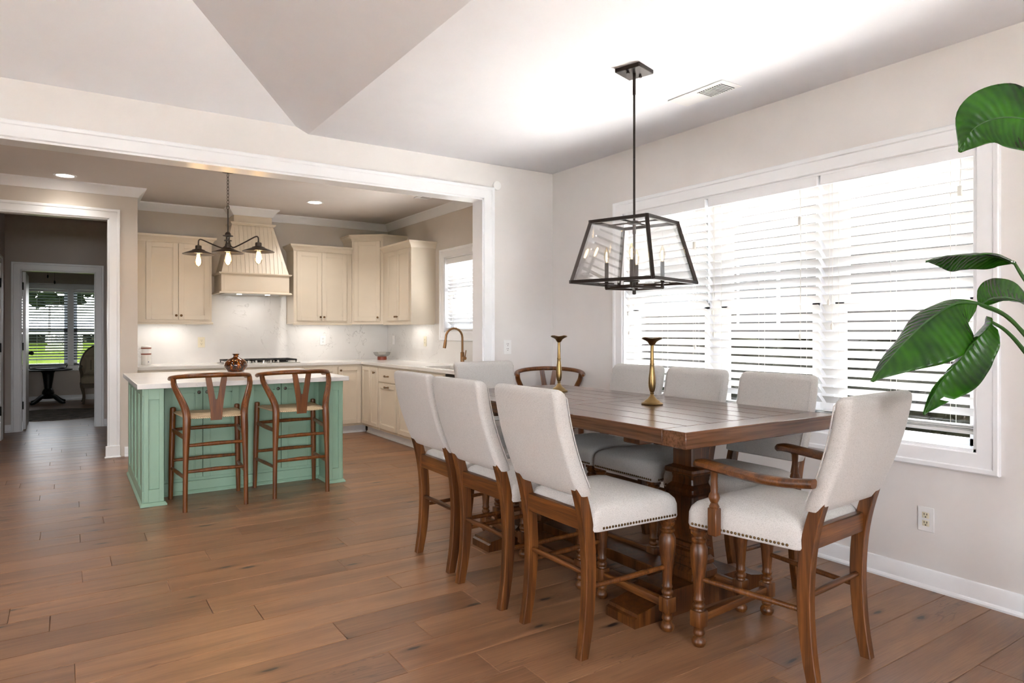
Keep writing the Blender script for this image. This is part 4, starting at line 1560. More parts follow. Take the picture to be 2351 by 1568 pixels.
# ------------------------------------------------------------------ dining table
def table():
    org = (2.545, 2.885, 0)
    t = thing('dining_table', 'counter-height trestle dining table with plank top and two carved pedestals', 'table', org)
    x0, x1, y0, y1 = 2.020, 3.070, 1.800, 3.970
    z0, z1 = 0.846, 0.9144
    bands = ((y0, 1.928), (2.822, 2.962), (3.842, y1))
    for a, b in bands:
        MB().box(x0, x1, a + 0.0006, b - 0.0006, z0, z1, b=0.003).build('breadboard', 'tablex', t, org=org)
    n = 7
    wd = (x1 - x0) / n
    for a, b in ((1.928, 2.822), (2.962, 3.842)):
        for k in range(n):
            MB().box(x0 + k * wd + 0.0006, x0 + (k + 1) * wd - 0.0006, a, b, z0 + 0.004, z1, b=0.003).build('plank', 'tabletop', t, org=org)
    for py in (2.235, 3.46):
        cx = 2.545
        prof = [(0.063, 0.846), (0.063, 0.665), (0.068, 0.660), (0.090, 0.650), (0.093, 0.638), (0.090, 0.626), (0.068, 0.618), (0.064, 0.600), (0.068, 0.575),
                (0.086, 0.556), (0.088, 0.546), (0.088, 0.538), (0.078, 0.520), (0.080, 0.47), (0.078, 0.42), (0.068, 0.36), (0.058, 0.312), (0.057, 0.300),
                (0.066, 0.294), (0.066, 0.276), (0.060, 0.270), (0.060, 0.262), (0.072, 0.254), (0.072, 0.232), (0.068, 0.226), (0.080, 0.206), (0.080, 0.190),
                (0.074, 0.184), (0.090, 0.160), (0.090, 0.130), (0.084, 0.118)]
        mb = MB()
        rings = []
        for h, z in prof:
            c = 0.006
            rings.append([V((cx + sx, py + sy, z)) for sx, sy in ((-h, -h + c), (-h + c, -h), (h - c, -h), (h, -h + c), (h, h - c), (h - c, h), (-h + c, h), (-h, h - c))])
        mb.loft(rings)
        mb.build('pedestal', 'pedestal', t, org=org, smooth=25)
        # foot beam with scooped ends
        pts = []
        for s in (-1, 1):
            e = [(0.47, 0.0), (0.47, 0.040), (0.455, 0.046), (0.452, 0.060), (0.40, 0.066), (0.34, 0.078), (0.29, 0.098), (0.26, 0.122)]
            pts += [(cx + s * a, z) for a, z in (e if s < 0 else reversed(e))]
        MB().prism([(x, py - 0.095, z) for x, z in pts], (0, 0.19, 0)).build('foot', 'pedestal', t, org=org, smooth=25)
        MB().box(cx - 0.40, cx + 0.40, py - 0.055, py + 0.055, 0.80, 0.846, b=0.004).build('cleat', 'pedestal', t, org=org)
    MB().box(2.545 - 0.075, 2.545 + 0.075, 2.33, 3.365, 0.060, 0.118, b=0.005).build('stretcher', 'pedestal', t, org=org)


table()


# ------------------------------------------------------------------ dining chairs
def rect_loft(mb, pts, hw, hd):
    """square-section member through (x, y, z) points; half width along x, half depth along y"""
    rings = []
    for i, p in enumerate(pts):
        a = hw[i] if isinstance(hw, list) else hw
        b = hd[i] if isinstance(hd, list) else hd
        c = 0.003
        rings.append([V((p[0] + sx, p[1] + sy, p[2])) for sx, sy in
                      ((-a, -b + c), (-a + c, -b), (a - c, -b), (a, -b + c), (a, b - c), (a - c, b), (-a + c, b), (-a, b - c))])
    return mb.loft(rings)


FLEG = [(0.022, 0.152), (0.020, 0.158), (0.024, 0.164), (0.026, 0.172), (0.022, 0.180), (0.018, 0.184), (0.022, 0.190), (0.024, 0.197), (0.020, 0.204),
        (0.021, 0.230), (0.026, 0.290), (0.033, 0.345), (0.037, 0.385), (0.036, 0.410), (0.028, 0.428), (0.026, 0.432), (0.032, 0.440), (0.032, 0.448),
        (0.025, 0.454), (0.025, 0.462), (0.033, 0.470), (0.034, 0.480), (0.028, 0.488)]
FOOT = [(0.010, 0.0), (0.024, 0.003), (0.031, 0.016), (0.031, 0.026), (0.024, 0.038), (0.018, 0.044), (0.023, 0.050), (0.025, 0.058), (0.022, 0.066), (0.021, 0.074), (0.026, 0.083)]


def dining_chair(label, loc, rz, arms=False):
    t = thing('dining_armchair' if arms else 'dining_chair', label, 'chair', loc, rz, 'upholstered dining chairs')
    wf = 0.255 if arms else 0.215          # front legs, half spacing
    wr = 0.205 if arms else 0.200          # rear legs
    sf, sr = wf + 0.045, wr + 0.030        # seat half widths
    yf, yr = 0.272, -0.205
    # seat: domed upholstered block, wider at the front
    mb = MB()
    rings = []
    cy, hy = (yf + yr) / 2, (yf - yr) / 2

    def taper(ring):
        out = []
        for p in ring:
            k = (p.y - yr) / (yf - yr)
            out.append(V((p.x * (sr + (sf - sr) * k) / sf, p.y, p.z)))
        return out
    for z, ins, r in ((0.500, 0.012, 0.03), (0.503, 0.003, 0.035), (0.512, 0.0, 0.035), (0.560, 0.0, 0.04), (0.583, 0.005, 0.045), (0.600, 0.018, 0.05), (0.611, 0.040, 0.055),
                      (0.620, 0.075, 0.06), (0.628, 0.12, 0.05), (0.632, 0.17, 0.03)):
        rings.append(taper(rring(0, cy, z, sf - ins, hy - ins, r, 5)))
    mb.loft(rings)
    seat = mb.build('seat', 'fabric', t, smooth=60)
    # nailhead trim round front and sides
    mb = MB()
    path = []
    x_at = lambda y: sr + (sf - sr) * (y - yr) / (yf - yr)
    st = 0.0155
    y = yr + 0.055
    while y < yf - 0.03:
        path.append((-x_at(y), y, -1, 0))
        path.append((x_at(y), y, 1, 0))
        y += st
    x = -sf + 0.03
    while x < sf - 0.025:
        path.append((x, yf, 0, 1))
        x += st
    for px, py, nx, ny in path:
        q = V((nx, ny, 0)).to_track_quat('Z', 'Y').to_matrix()
        mb.lathe([(0.0062, 0.0), (0.0048, 0.0028), (0.001, 0.0042)], (px, py, 0.5165), 6, m=q)
    mb.build('nailhead_trim', 'nail', seat, kind='stuff')
    # legs
    for s in (-1, 1):
        mb = MB()
        pts = smooth_path([(s * wr, -0.238, 0.0), (s * wr, -0.214, 0.14), (s * wr, -0.202, 0.32), (s * wr, -0.210, 0.48), (s * wr, -0.232, 0.60), (s * wr, -0.262, 0.70), (s * wr, -0.285, 0.78)], 3)
        n = len(pts)
        rect_loft(mb, pts, [0.019 + 0.002 * i / n for i in range(n)], [0.021 + 0.006 * math.sin(math.pi * min(1, i / n * 1.1)) for i in range(n)])
        mb.build('leg', 'chair', t, smooth=30)
    for s in (-1, 1):
        mb = MB()
        x = s * wf
        yl = 0.235
        mb.lathe(FOOT, (x, yl, 0), 16)
        mb.box(x - 0.028, x + 0.028, yl - 0.028, yl + 0.028, 0.083, 0.152, b=0.007, seg=2)
        mb.lathe(FLEG, (x, yl, 0), 16)
        mb.box(x - 0.029, x + 0.029, yl - 0.029, yl + 0.029, 0.486, 0.512, b=0.003)
        mb.build('leg', 'chair', t)
    MB().box(-wr, wr, -0.232, -0.204, 0.508, 0.586, b=0.003).build('rear_rail', 'chairh', t)
    for s in (-1, 1):
        MB().tube([(s * wr, -0.205, 0.278), (s * (wr + wf) / 2, 0.01, 0.280), (s * wf, 0.232, 0.283)], [0.010, 0.0125, 0.010], 9).build('side_stretcher', 'chair', t)
    MB().tube([(-wr, -0.205, 0.330), (0, -0.205, 0.332), (wr, -0.205, 0.330)], [0.010, 0.0135, 0.010], 9).build('rear_stretcher', 'chairh', t)
    mb = MB()
    mb.box(-wf + 0.02, wf - 0.02, 0.219, 0.251, 0.100, 0.136, b=0.006, seg=2)
    mb.build('front_stretcher', 'chairh', t)
    # back: tilted padded panel
    bw0, bw1 = (0.232, 0.258) if arms else (0.230, 0.228)
    za, zb = 0.650, 1.085
    mb = MB()
    rings = []
    N = 12
    for i in range(N + 1):
        k = i / N
        z = za + (zb - za) * k
        yb = -0.232 - 0.135 * k - 0.020 * math.sin(math.pi * k)
        hw = bw0 + (bw1 - bw0) * k
        th = 0.036 - 0.004 * k
        rings.append((yb, z, hw, th))
    full = [(rings[0][0], za - 0.0, rings[0][2] - 0.014, rings[0][3] - 0.014, 0.018), (rings[0][0], za + 0.006, rings[0][2] - 0.004, rings[0][3] - 0.004, 0.022)]
    full += [(a, z, hw, th, 0.024) for a, z, hw, th in rings[1:-1]]
    a, z, hw, th = rings[-1]
    full += [(a + 0.004, zb - 0.018, hw - 0.002, th - 0.002, 0.024), (a, zb - 0.007, hw - 0.010, th - 0.008, 0.022), (a - 0.001, zb - 0.001, hw - 0.024, th - 0.018, 0.012), (a - 0.001, zb, hw - 0.034, th - 0.024, 0.008)]
    mb.loft([rring(0, a, z, hw, th, r, 5) for a, z, hw, th, r in full])
    back = mb.build('backrest', 'fabric', t, smooth=60)
    mb = MB()
    f = [(-(hw - 0.010), yb + th + 0.0005, z) for yb, z, hw, th in rings[1:-1]]
    top = [(x, rings[-1][0] + rings[-1][3] - 0.004, zb - 0.016) for x in (-bw1 + 0.03, -0.1, 0, 0.1, bw1 - 0.03)]
    g = [(-p[0], p[1], p[2]) for p in reversed(f)]
    mb.tube(f + top + g, 0.003, 6)
    mb.build('piping', 'fabric', back)
    if arms:
        for s in (-1, 1):
            mb = MB()
            x = s * (sf - 0.006)
            xs = x + s * 0.010
            mb.box(xs - 0.019, xs + 0.019, 0.105, 0.145, 0.498, 0.608, b=0.003)
            mb.lathe([(0.019, 0.606), (0.021, 0.614), (0.017, 0.621), (0.014, 0.628), (0.019, 0.638), (0.023, 0.650), (0.019, 0.664), (0.014, 0.672), (0.015, 0.690), (0.013, 0.72), (0.015, 0.752), (0.020, 0.758)], (xs, 0.125, 0), 14)
            mb.build('arm_post', 'chair', t)
            mb = MB()
            pts = smooth_path([(xs, 0.215, 0.772), (xs, 0.180, 0.778), (xs + s * 0.004, 0.125, 0.774), (xs + s * 0.004, 0.03, 0.766), (xs, -0.07, 0.760), (xs - s * 0.008, -0.18, 0.762), (xs - s * 0.022, -0.275, 0.772)], 4)
            hwid = [0.018 + 0.014 * min(1, i / 3) - 0.012 * max(0, (i - 6) / 18) for i in range(len(pts))]
            rings2 = []
            for i, p in enumerate(pts):
                hw_, hh = hwid[i], 0.0165 if i else 0.010
                rings2.append([V((p.x + u, p.y, p.z + v_)) for u, v_ in ((-hw_, -hh * 0.5), (-hw_ * 0.6, -hh), (hw_ * 0.6, -hh), (hw_, -hh * 0.5), (hw_, hh * 0.5), (hw_ * 0.6, hh), (-hw_ * 0.6, hh), (-hw_, hh * 0.5))])
            mb.loft(rings2)
            mb.build('arm', 'chairh', t, smooth=50)
    return t


F = rad(-90)
c0 = dining_chair('upholstered dining chair on the island side of the table, nearest the camera', (1.953, 2.270, 0), F)
dup(c0, (1.943, 2.850, 0), F + rad(0.5), 'upholstered dining chair in the middle of the row on the island side of the table')
dup(c0, (1.972, 3.405, 0), F - rad(0.5), 'upholstered dining chair on the island side of the table, farthest from the camera')
G = rad(90)
dup(c0, (2.862, 2.222, 0), G, 'upholstered dining chair on the window side, next to the armchair')
dup(c0, (2.870, 2.790, 0), G, 'upholstered dining chair in the middle of the window side')
dup(c0, (2.885, 3.315, 0), G, 'upholstered dining chair on the window side nearest the room corner')
a0 = dining_chair('upholstered dining armchair with wooden arms at the near end of the table', (2.462, 1.665, 0), rad(4), arms=True)
dup(a0, (2.625, 3.965, 0), rad(180), 'upholstered dining armchair at the far end of the table, facing the camera')


# ------------------------------------------------------------------ candlesticks
def candlestick(label, x, y, h):
    org = (x, y, 0.915)
    t = thing('candlestick', label, 'candlestick', org, 0, 'brass candlesticks on the table')
    k = h / 0.365
    MB().lathe([(0.058, 0.0), (0.060, 0.005), (0.056, 0.010), (0.045, 0.014), (0.042, 0.020), (0.026, 0.030), (0.014, 0.044), (0.009, 0.056), (0.013, 0.062)], org, 12, phase=0.2).build('base', 'brass', t, org=org)
    MB().lathe([(0.012, 0.061), (0.010, 0.066), (0.014, 0.074), (0.019, 0.095), (0.0205, 0.115), (0.019, 0.145), (0.014, 0.185), (0.0115, 0.212), (0.013, 0.216), (0.013, 0.220), (0.011, 0.224),
                (0.010, 0.26), (0.0085, 0.318), (0.009, 0.322 * k)], org, 16).build('stem', 'brass', t, org=org)
    mb = MB()
    seg = 16
    rings = []
    for r_, z_ in ((0.009, 0.321), (0.016, 0.326), (0.024, 0.340), (0.036, 0.352), (0.054, 0.360), (0.055, 0.363), (0.036, 0.357), (0.022, 0.346), (0.010, 0.336)):
        rings.append([V((x + r_ * math.cos(2 * math.pi * i / seg), y + r_ * math.sin(2 * math.pi * i / seg),
                         0.915 + z_ * k + (0.004 * math.cos(4 * math.pi * 2 * i / seg) if r_ > 0.03 else 0))) for i in range(seg)])
    mb.loft(rings)
    mb.build('cup', 'brass', t, org=org)


candlestick('tall brass candlestick on the near half of the table', 2.650, 2.600, 0.365)
candlestick('tall brass candlestick on the far half of the table', 2.705, 3.500, 0.37)


# ------------------------------------------------------------------ wishbone counter stools
def stool(label, loc, rz):
    t = thing('counter_stool', label, 'stool', loc, rz, 'wishbone counter stools')
    for s in (-1, 1):
        MB().tube(smooth_path([(s * 0.250, 0.240, 0), (s * 0.243, 0.232, 0.35), (s * 0.236, 0.222, 0.66), (s * 0.235, 0.220, 0.712), (s * 0.235, 0.220, 0.722)], 3),
                  [0.016, 0.018, 0.020, 0.0215, 0.022, 0.022, 0.022, 0.022, 0.022, 0.021, 0.019, 0.014, 0.007], 12).build('front_leg', 'stool', t)
    for s in (-1, 1):
        p = smooth_path([(s * 0.210, -0.238, 0), (s * 0.207, -0.236, 0.30), (s * 0.200, -0.232, 0.58), (s * 0.198, -0.226, 0.69), (s * 0.210, -0.205, 0.76), (s * 0.240, -0.160, 0.84), (s * 0.264, -0.110, 0.905), (s * 0.268, -0.075, 0.958)], 4)
        n = len(p)
        rs = [0.0170 + 0.0105 * math.exp(-((q.z - 0.66) / 0.24) ** 2) for q in p]
        MB().tube(p, rs, 12).build('rear_leg', 'stool', t)
    pts = []
    rs = []
    for i in range(29):
        s = -1 + 2 * i / 28
        a = rad(104) * s
        pts.append((0.278 * math.sin(a), 0.012 - 0.262 * math.cos(a), 0.990 - 0.042 * s * s))
        rs.append(0.0215 - 0.003 * abs(s) if abs(s) < 0.97 else 0.012)
    MB().tube(pts, rs, 12, flat=0.85).build('top_rail', 'stool', t)
    # Y-shaped splat
    o = [(-0.038, 0.655), (0.038, 0.655), (0.043, 0.72), (0.050, 0.80), (0.062, 0.88), (0.077, 0.985), (0.037, 0.985), (0.022, 0.90), (0.008, 0.815), (0.0, 0.806),
         (-0.008, 0.815), (-0.022, 0.90), (-0.037, 0.985), (-0.077, 0.985), (-0.062, 0.88), (-0.050, 0.80), (-0.040, 0.72)]
    y_at = lambda z: -0.243 - 0.006 * math.sin((z - 0.65) / 0.34 * math.pi)
    mb = MB()
    rows = [[V((x, y_at(z) + d, z)) for x, z in o] for d in (0.0, 0.012)]
    mb.loft(rows)
    mb.build('splat', 'stool', t, smooth=30)
    # woven seat: saddle-shaped slab with rolled edges
    mb = MB()
    nx, ny = 16, 14
    top, bot = [], []
    for j in range(ny + 1):
        v_ = -1 + 2 * j / ny
        y = 0.232 * v_ - 0.004
        hw = 0.205 + 0.032 * (v_ + 1) / 2
        rt, rb = [], []
        for i in range(nx + 1):
            u = -1 + 2 * i / nx
            dip = -0.014 * (1 - u * u) * (1 - 0.5 * abs(v_))
            edge = 0.016 * max(abs(u), abs(v_)) ** 8
            rt.append((hw * u, y, 0.702 + dip - edge))
            rb.append((hw * u, y, 0.670 + dip * 0.6 + edge * 0.4))
        top.append(rt)
        bot.append(rb)
    bm = mb.bm
    T_ = [[bm.verts.new(p) for p in r] for r in top]
    B_ = [[bm.verts.new(p) for p in r] for r in bot]
    for j in range(ny):
        for i in range(nx):
            bm.faces.new((T_[j][i], T_[j][i + 1], T_[j + 1][i + 1], T_[j + 1][i]))
            bm.faces.new((B_[j][i], B_[j + 1][i], B_[j + 1][i + 1], B_[j][i + 1]))
    rim = [(0, i) for i in range(nx)] + [(j, nx) for j in range(ny)] + [(ny, i) for i in range(nx, 0, -1)] + [(j, 0) for j in range(ny, 0, -1)]
    for q in range(len(rim)):
        a, b = rim[q], rim[(q + 1) % len(rim)]
        bm.faces.new((T_[b[0]][b[1]], T_[a[0]][a[1]], B_[a[0]][a[1]], B_[b[0]][b[1]]))
    mb.build('seat', 'rush', t, smooth=70)
    for za, r_ in ((0.545, 0.0115), (0.305, 0.0115)):
        MB().tube([(-0.241, 0.226, za), (0, 0.226, za + 0.003), (0.241, 0.226, za)], [0.011, r_ + 0.004, 0.011], 9).build('front_rung', 'stool', t)
    for za in (0.480, 0.290):
        MB().tube([(-0.203, -0.234, za), (0, -0.234, za + 0.003), (0.203, -0.234, za)], [0.011, 0.0155, 0.011], 9).build('rear_rung', 'stool', t)
    for s in (-1, 1):
        mb = MB()
        rings = []
        for k in range(7):
            q = k / 6
            p = V((s * 0.238, 0.226, 0.545)).lerp(V((s * 0.204, -0.234, 0.530)), q)
            h = 0.012 + 0.008 * math.sin(math.pi * q)
            rings.append([p + V((0.008 * a, 0, h * b)) for a, b in ((-1, -0.7), (0, -1), (1, -0.7), (1, 0.7), (0, 1), (-1, 0.7))])
        mb.loft(rings)
        mb.build('side_rail', 'stool', t)
        MB().tube([(s * 0.245, 0.232, 0.245), (s * 0.228, 0, 0.247), (s * 0.208, -0.236, 0.245)], [0.011, 0.015, 0.011], 9).build('side_rung', 'stool', t)
    return t


s0 = stool('wooden wishbone-back counter stool at the left end of the island', (0.912, 5.570, 0), 0)
dup(s0, (1.553, 5.618, 0), rad(0.5), 'wooden wishbone-back counter stool at the right end of the island')
dup(s0, (3.345, 4.455, 0), rad(146), 'wooden wishbone-back counter stool standing in the room corner behind the table')

# ------------------------------------------------------------------ bird-of-paradise plant
def leaf_mesh(mid, width, fold, side0, ripple=0.004, nv=10, twist=0.0, asym=(1, 1), tears=()):
    """blade along the midrib points; fold = angle of the two halves, side0 = direction across the blade"""
    P = smooth_path(mid, 8)
    n = len(P)
    mb = MB()
    bm = mb.bm
    lay = bm.verts.layers.float.new('vein')
    grid = []
    for i, p in enumerate(P):
        k = i / (n - 1)
        t = (P[min(i + 1, n - 1)] - P[max(i - 1, 0)]).normalized()
        s = V(side0)
        s = (s - t * s.dot(t)).normalized()
        s = Matrix.Rotation(twist * k, 3, t) @ s
        nn = s.cross(t).normalized()
        if k < 0.45:
            prof = (k / 0.45) ** 0.6
        else:
            prof = max(0.0, 1 - ((k - 0.45) / 0.55) ** 2.2)
        wv = max(0.006, width * prof)
        row = []
        for j in range(-nv, nv + 1):
            u = j / nv
            a = asym[0] if u < 0 else asym[1]
            f = fold[0] if u < 0 else fold[1]
            f = f * (0.55 + 0.45 * abs(u))
            lat = wv * a * u
            back = -0.10 * wv * abs(u) * (1 if k > 0.15 else 0)
            rip = ripple * (math.sin(i * 2.1 + abs(u) * 2.0) * 0.35 * (1 - abs(u)) * abs(u) * 4 + math.sin(i * 0.45 + 1.3) * abs(u) ** 1.5)
            vv = bm.verts.new(p + s * lat * math.cos(f) + nn * (abs(lat) * math.sin(f) + rip) + t * back)
            vv[lay] = 120.0 * k - 14.0 * abs(u)
            row.append(vv)
        grid.append(row)
    for i in range(n - 1):
        for j in range(2 * nv):
            if any(abs(i - ti) < 1 and (j < nv) == (sd < 0) and abs(j - nv) > nv * 0.45 for ti, sd in tears):
                continue
            bm.faces.new((grid[i][j], grid[i][j + 1], grid[i + 1][j + 1], grid[i + 1][j]))
    return mb, P


def plant():
    org = (2.98, 0.74, 0)
    t = thing('potted_plant', 'tall potted plant with big glossy green paddle leaves at the right edge', 'plant', org)
    MB().lathe([(0.13, 0.001), (0.15, 0.006), (0.19, 0.36), (0.195, 0.37), (0.178, 0.37), (0.172, 0.34), (0.17, 0.32)], org, 28).build('pot', 'pot', t, org=org)
    MB().lathe([(0.17, 0.325), (0.10, 0.332), (0.01, 0.334)], org, 20).build('soil', 'soil', t, org=org)
    vr = V((0.8323, -0.5543, 0))
    vf = V((0.5543, 0.8323, 0))
    up = V((0, 0, 1))
    L = [
        # midrib, half width, folds, across direction, twist
        ([(2.79, 0.82, 1.93), (2.68, 0.875, 2.005), (2.57, 0.93, 2.02), (2.485, 0.98, 1.985), (2.445, 1.01, 1.905)], 0.135, (0.5, -0.25), up * 0.93 - vf * 0.35, 0.35, (0.95, 0.85)),
        ([(2.78, 0.972, 1.553), (2.729, 1.006, 1.578), (2.652, 1.057, 1.586), (2.588, 1.10, 1.580), (2.515, 1.145, 1.562)], 0.085, (-0.35, -0.45), vf * 0.97 - up * 0.10, 0.25, (1, 1)),
        ([(2.615, 1.026, 1.412), (2.53, 1.059, 1.408), (2.428, 1.099, 1.350), (2.325, 1.138, 1.262), (2.205, 1.172, 1.150)], 0.125, (-0.75, -0.35), vf * 0.72 + up * 0.52 + vr * 0.25, 0.1, (1.25, 0.75)),
        ([(2.652, 0.997, 1.348), (2.592, 1.013, 1.308), (2.530, 1.046, 1.225), (2.455, 1.077, 1.130), (2.385, 1.094, 1.035)], 0.100, (-0.6, -0.95), vr * 0.80 + up * 0.42 + vf * 0.30, 0.0, (1.0, 1.0)),
        ([(2.63, 1.02, 1.405), (2.70, 1.012, 1.428), (2.80, 0.995, 1.432), (2.90, 0.978, 1.408), (3.00, 0.955, 1.36)], 0.085, (-0.45, -0.45), vf * 0.75 + up * 0.55, 0.0, (1, 1)),
    ]
    stems = [
        [(2.96, 0.74, 0.33), (2.95, 0.74, 0.9), (2.90, 0.765, 1.5), (2.84, 0.80, 1.80), (2.79, 0.82, 1.93)],
        [(2.98, 0.76, 0.33), (2.97, 0.77, 0.8), (2.92, 0.84, 1.20), (2.85, 0.91, 1.40), (2.807, 0.954, 1.50), (2.78, 0.972, 1.553)],
        [(2.97, 0.72, 0.33), (2.95, 0.74, 0.75), (2.86, 0.84, 1.10), (2.748, 0.934, 1.305), (2.684, 0.976, 1.378), (2.615, 1.026, 1.412)],
        [(2.99, 0.73, 0.33), (2.96, 0.75, 0.7), (2.86, 0.85, 1.05), (2.748, 0.934, 1.247), (2.696, 0.968, 1.315), (2.652, 0.997, 1.348)],
        [(3.00, 0.75, 0.33), (2.95, 0.78, 0.8), (2.84, 0.88, 1.17), (2.72, 0.96, 1.35), (2.63, 1.02, 1.405)],
    ]
    for i, (mid, wd, fold, side, tw, asym) in enumerate(L):
        st = MB().tube(smooth_path(stems[i], 5), [0.011 - 0.006 * k / (5 * (len(stems[i]) - 1)) for k in range(5 * (len(stems[i]) - 1) + 1)], 8).build('stem', 'stem', t, org=org)
        tears = ((26, 1), (21, -1)) if i == 3 else ()
        mb, P = leaf_mesh(mid, wd, fold, side, 0.0055, twist=tw, asym=asym, tears=tears)
        lf = mb.build('leaf', 'leaf', t, org=org, smooth=60)
        so = lf.modifiers.new('thickness', 'SOLIDIFY')
        so.thickness = 0.0016
        MB().tube(P, [0.0055 - 0.0045 * k / (len(P) - 1) for k in range(len(P))], 6).build('midrib', 'stem', lf, org=org)


plant()


# ------------------------------------------------------------------ hall and far room
def hall():
    org = (DX0 + 0.03, 10.94, 0)
    d = thing('door_1', 'white door standing open into the far room at the end of the hall', 'door', org)
    d['kind'] = 'structure'
    MB().box(DX0 + 0.014, DX0 + 0.050, 10.935, 11.74, 0.012, 2.10, b=0.002).build('leaf', 'trim', d, org=org)
    for z in (0.28, 1.06, 1.86):
        MB().box(DX0 + 0.010, DX0 + 0.028, 10.905, 10.948, z, z + 0.10, b=0.002).build('hinge', 'iron', d, org=org)
    MB().lathe([(0.012, 0), (0.028, 0.03), (0.028, 0.05), (0.01, 0.06)], (DX0 + 0.05, 11.67, 1.0), 12, m=V((1, 0, 0)).to_track_quat('Z', 'Y').to_matrix()).build('door_knob', 'iron', d, org=org)
    org = (-0.75, 10.0, 0)
    d = thing('door_2', 'white side door with black hinges at the left edge of the hall', 'door', org)
    d['kind'] = 'structure'
    MB().box(-0.80, -0.765, 9.21, 10.035, 0.012, 2.10, b=0.002).build('leaf', 'trim', d, org=org)
    for z in (0.30, 1.06, 1.84):
        MB().box(-0.765, -0.672, 10.026, 10.046, z, z + 0.11, b=0.002).build('hinge', 'iron', d, org=org)


hall()


def far_room():
    # round pedestal table
    org = (-0.31, 14.62, 0)
    t = thing('pedestal_table', 'small black round pedestal table in front of the far window', 'table', org)
    B = lambda mb, n, m='blackwood': mb.build(n, m, t, org=org)
    B(MB().lathe([(0.26, 0.600), (0.37, 0.604), (0.385, 0.616), (0.38, 0.628), (0.30, 0.632)], org, 32), 'top')
    B(MB().lathe([(0.10, 0.10), (0.11, 0.13), (0.075, 0.165), (0.095, 0.20), (0.085, 0.24), (0.055, 0.28), (0.06, 0.34), (0.085, 0.52), (0.09, 0.56), (0.12, 0.60)], org, 20), 'column')
    for k in range(4):
        a = rad(45 + 90 * k)
        c, s = math.cos(a), math.sin(a)
        pts = [(org[0] + c * r, org[1] + s * r, z) for r, z in ((0.05, 0.16), (0.14, 0.13), (0.24, 0.065), (0.31, 0.035), (0.34, 0.034))]
        B(MB().tube(smooth_path(pts, 3), [0.05 - 0.0015 * i for i in range(13)], 8, flat=0.65), 'foot')
    # tray on it
    org2 = (-0.31, 14.62, 0.633)
    t2 = thing('serving_tray', 'dark metal tray with handles on the black pedestal table', 'tray', org2)
    MB().lathe([(0.23, 0.0), (0.28, 0.003), (0.285, 0.022), (0.279, 0.022), (0.275, 0.008), (0.1, 0.006)], org2, 30).build('dish', 'iron', t2, org=org2)
    for s in (-1, 1):
        MB().tube(smooth_path([(org2[0] + s * 0.27, org2[1] - 0.08, org2[2] + 0.02), (org2[0] + s * 0.29, org2[1] - 0.06, org2[2] + 0.075), (org2[0] + s * 0.29, org2[1] + 0.06, org2[2] + 0.075), (org2[0] + s * 0.27, org2[1] + 0.08, org2[2] + 0.02)], 3), 0.008, 7).build('handle', 'iron', t2, org=org2)
    # french armchair, partly behind the door frame
    org = (0.48, 14.45, 0)
    t = thing('armchair', 'linen upholstered armchair with carved frame and rounded back beyond the hall doorway', 'armchair', org)
    B = lambda mb, n, m: mb.build(n, m, t, org=org)
    x, y = org[0], org[1]
    for sx in (-1, 1):
        for sy in (-1, 1):
            B(MB().tube(smooth_path([(x + sx * 0.27, y + sy * 0.27, 0.005), (x + sx * 0.25, y + sy * 0.25, 0.12), (x + sx * 0.275, y + sy * 0.275, 0.28), (x + sx * 0.28, y + sy * 0.26, 0.36)], 3), [0.022, 0.018, 0.018, 0.02, 0.022, 0.026, 0.03, 0.033, 0.034, 0.034], 8), 'leg', 'chairframe')
    B(MB().loft([rring(x, y, z, 0.31 - i, 0.30 - i, 0.06, 4) for z, i in ((0.29, 0.0), (0.36, 0.0), (0.37, 0.01))]), 'seat_rail', 'chairframe')
    B(MB().loft([rring(x, y, z, 0.30 - i, 0.29 - i, 0.08, 4) for z, i in ((0.365, 0.02), (0.39, 0.0), (0.46, 0.0), (0.49, 0.02), (0.505, 0.07), (0.51, 0.15))]), 'seat_cushion', 'chairlinen')
    # rounded back (faces the camera and left)
    ring = []
    for i in range(25):
        a = math.pi * i / 24
        ring.append((x + 0.30 * math.cos(a), 0.62 + 0.42 * math.sin(a)))
    back = [(x - 0.26, 0.44)] + [(px, pz) for px, pz in reversed(ring)] + [(x + 0.26, 0.44)]
    B(MB().prism([(px, y + 0.235, pz) for px, pz in back], (0, 0.07, 0)), 'back_panel', 'chairlinen')
    B(MB().tube([(px, y + 0.27, pz) for px, pz in back], 0.028, 8), 'back_frame', 'chairframe')
    for sx in (-1, 1):
        B(MB().tube(smooth_path([(x + sx * 0.29, y + 0.25, 0.66), (x + sx * 0.31, y + 0.05, 0.655), (x + sx * 0.31, y - 0.16, 0.64), (x + sx * 0.29, y - 0.20, 0.56), (x + sx * 0.285, y - 0.14, 0.44), (x + sx * 0.285, y - 0.18, 0.36)], 4), 0.026, 8), 'arm', 'chairframe')
    cu = thing('throw_pillow', 'striped linen pillow leaning on the armchair back', 'pillow', (x - 0.06, y + 0.15, 0.52))
    mb = MB()
    rings = []
    for k in range(9):
        q = -1 + k / 4
        th = 0.065 * math.sqrt(max(0.02, 1 - q * q))
        rings.append([V((px, py * 1.0, q * 0.17 + 0.17)) for px, py, _ in [tuple(p) for p in rring(0, 0, 0, 0.19 - 0.02 * (1 - q * q), th, th * 0.95, 4)]])
    mb.loft(rings)
    mb.build('cushion', 'chairlinen', cu, smooth=60)
    mb = MB()
    for xs in (-0.08, 0.0, 0.08):
        mb.box(xs - 0.006, xs + 0.006, -0.068, -0.055, 0.08, 0.26)
    mb.build('stripe', 'chairframe', cu)
    # rug with an irregular edge
    r2 = random.Random(3)
    pts = []
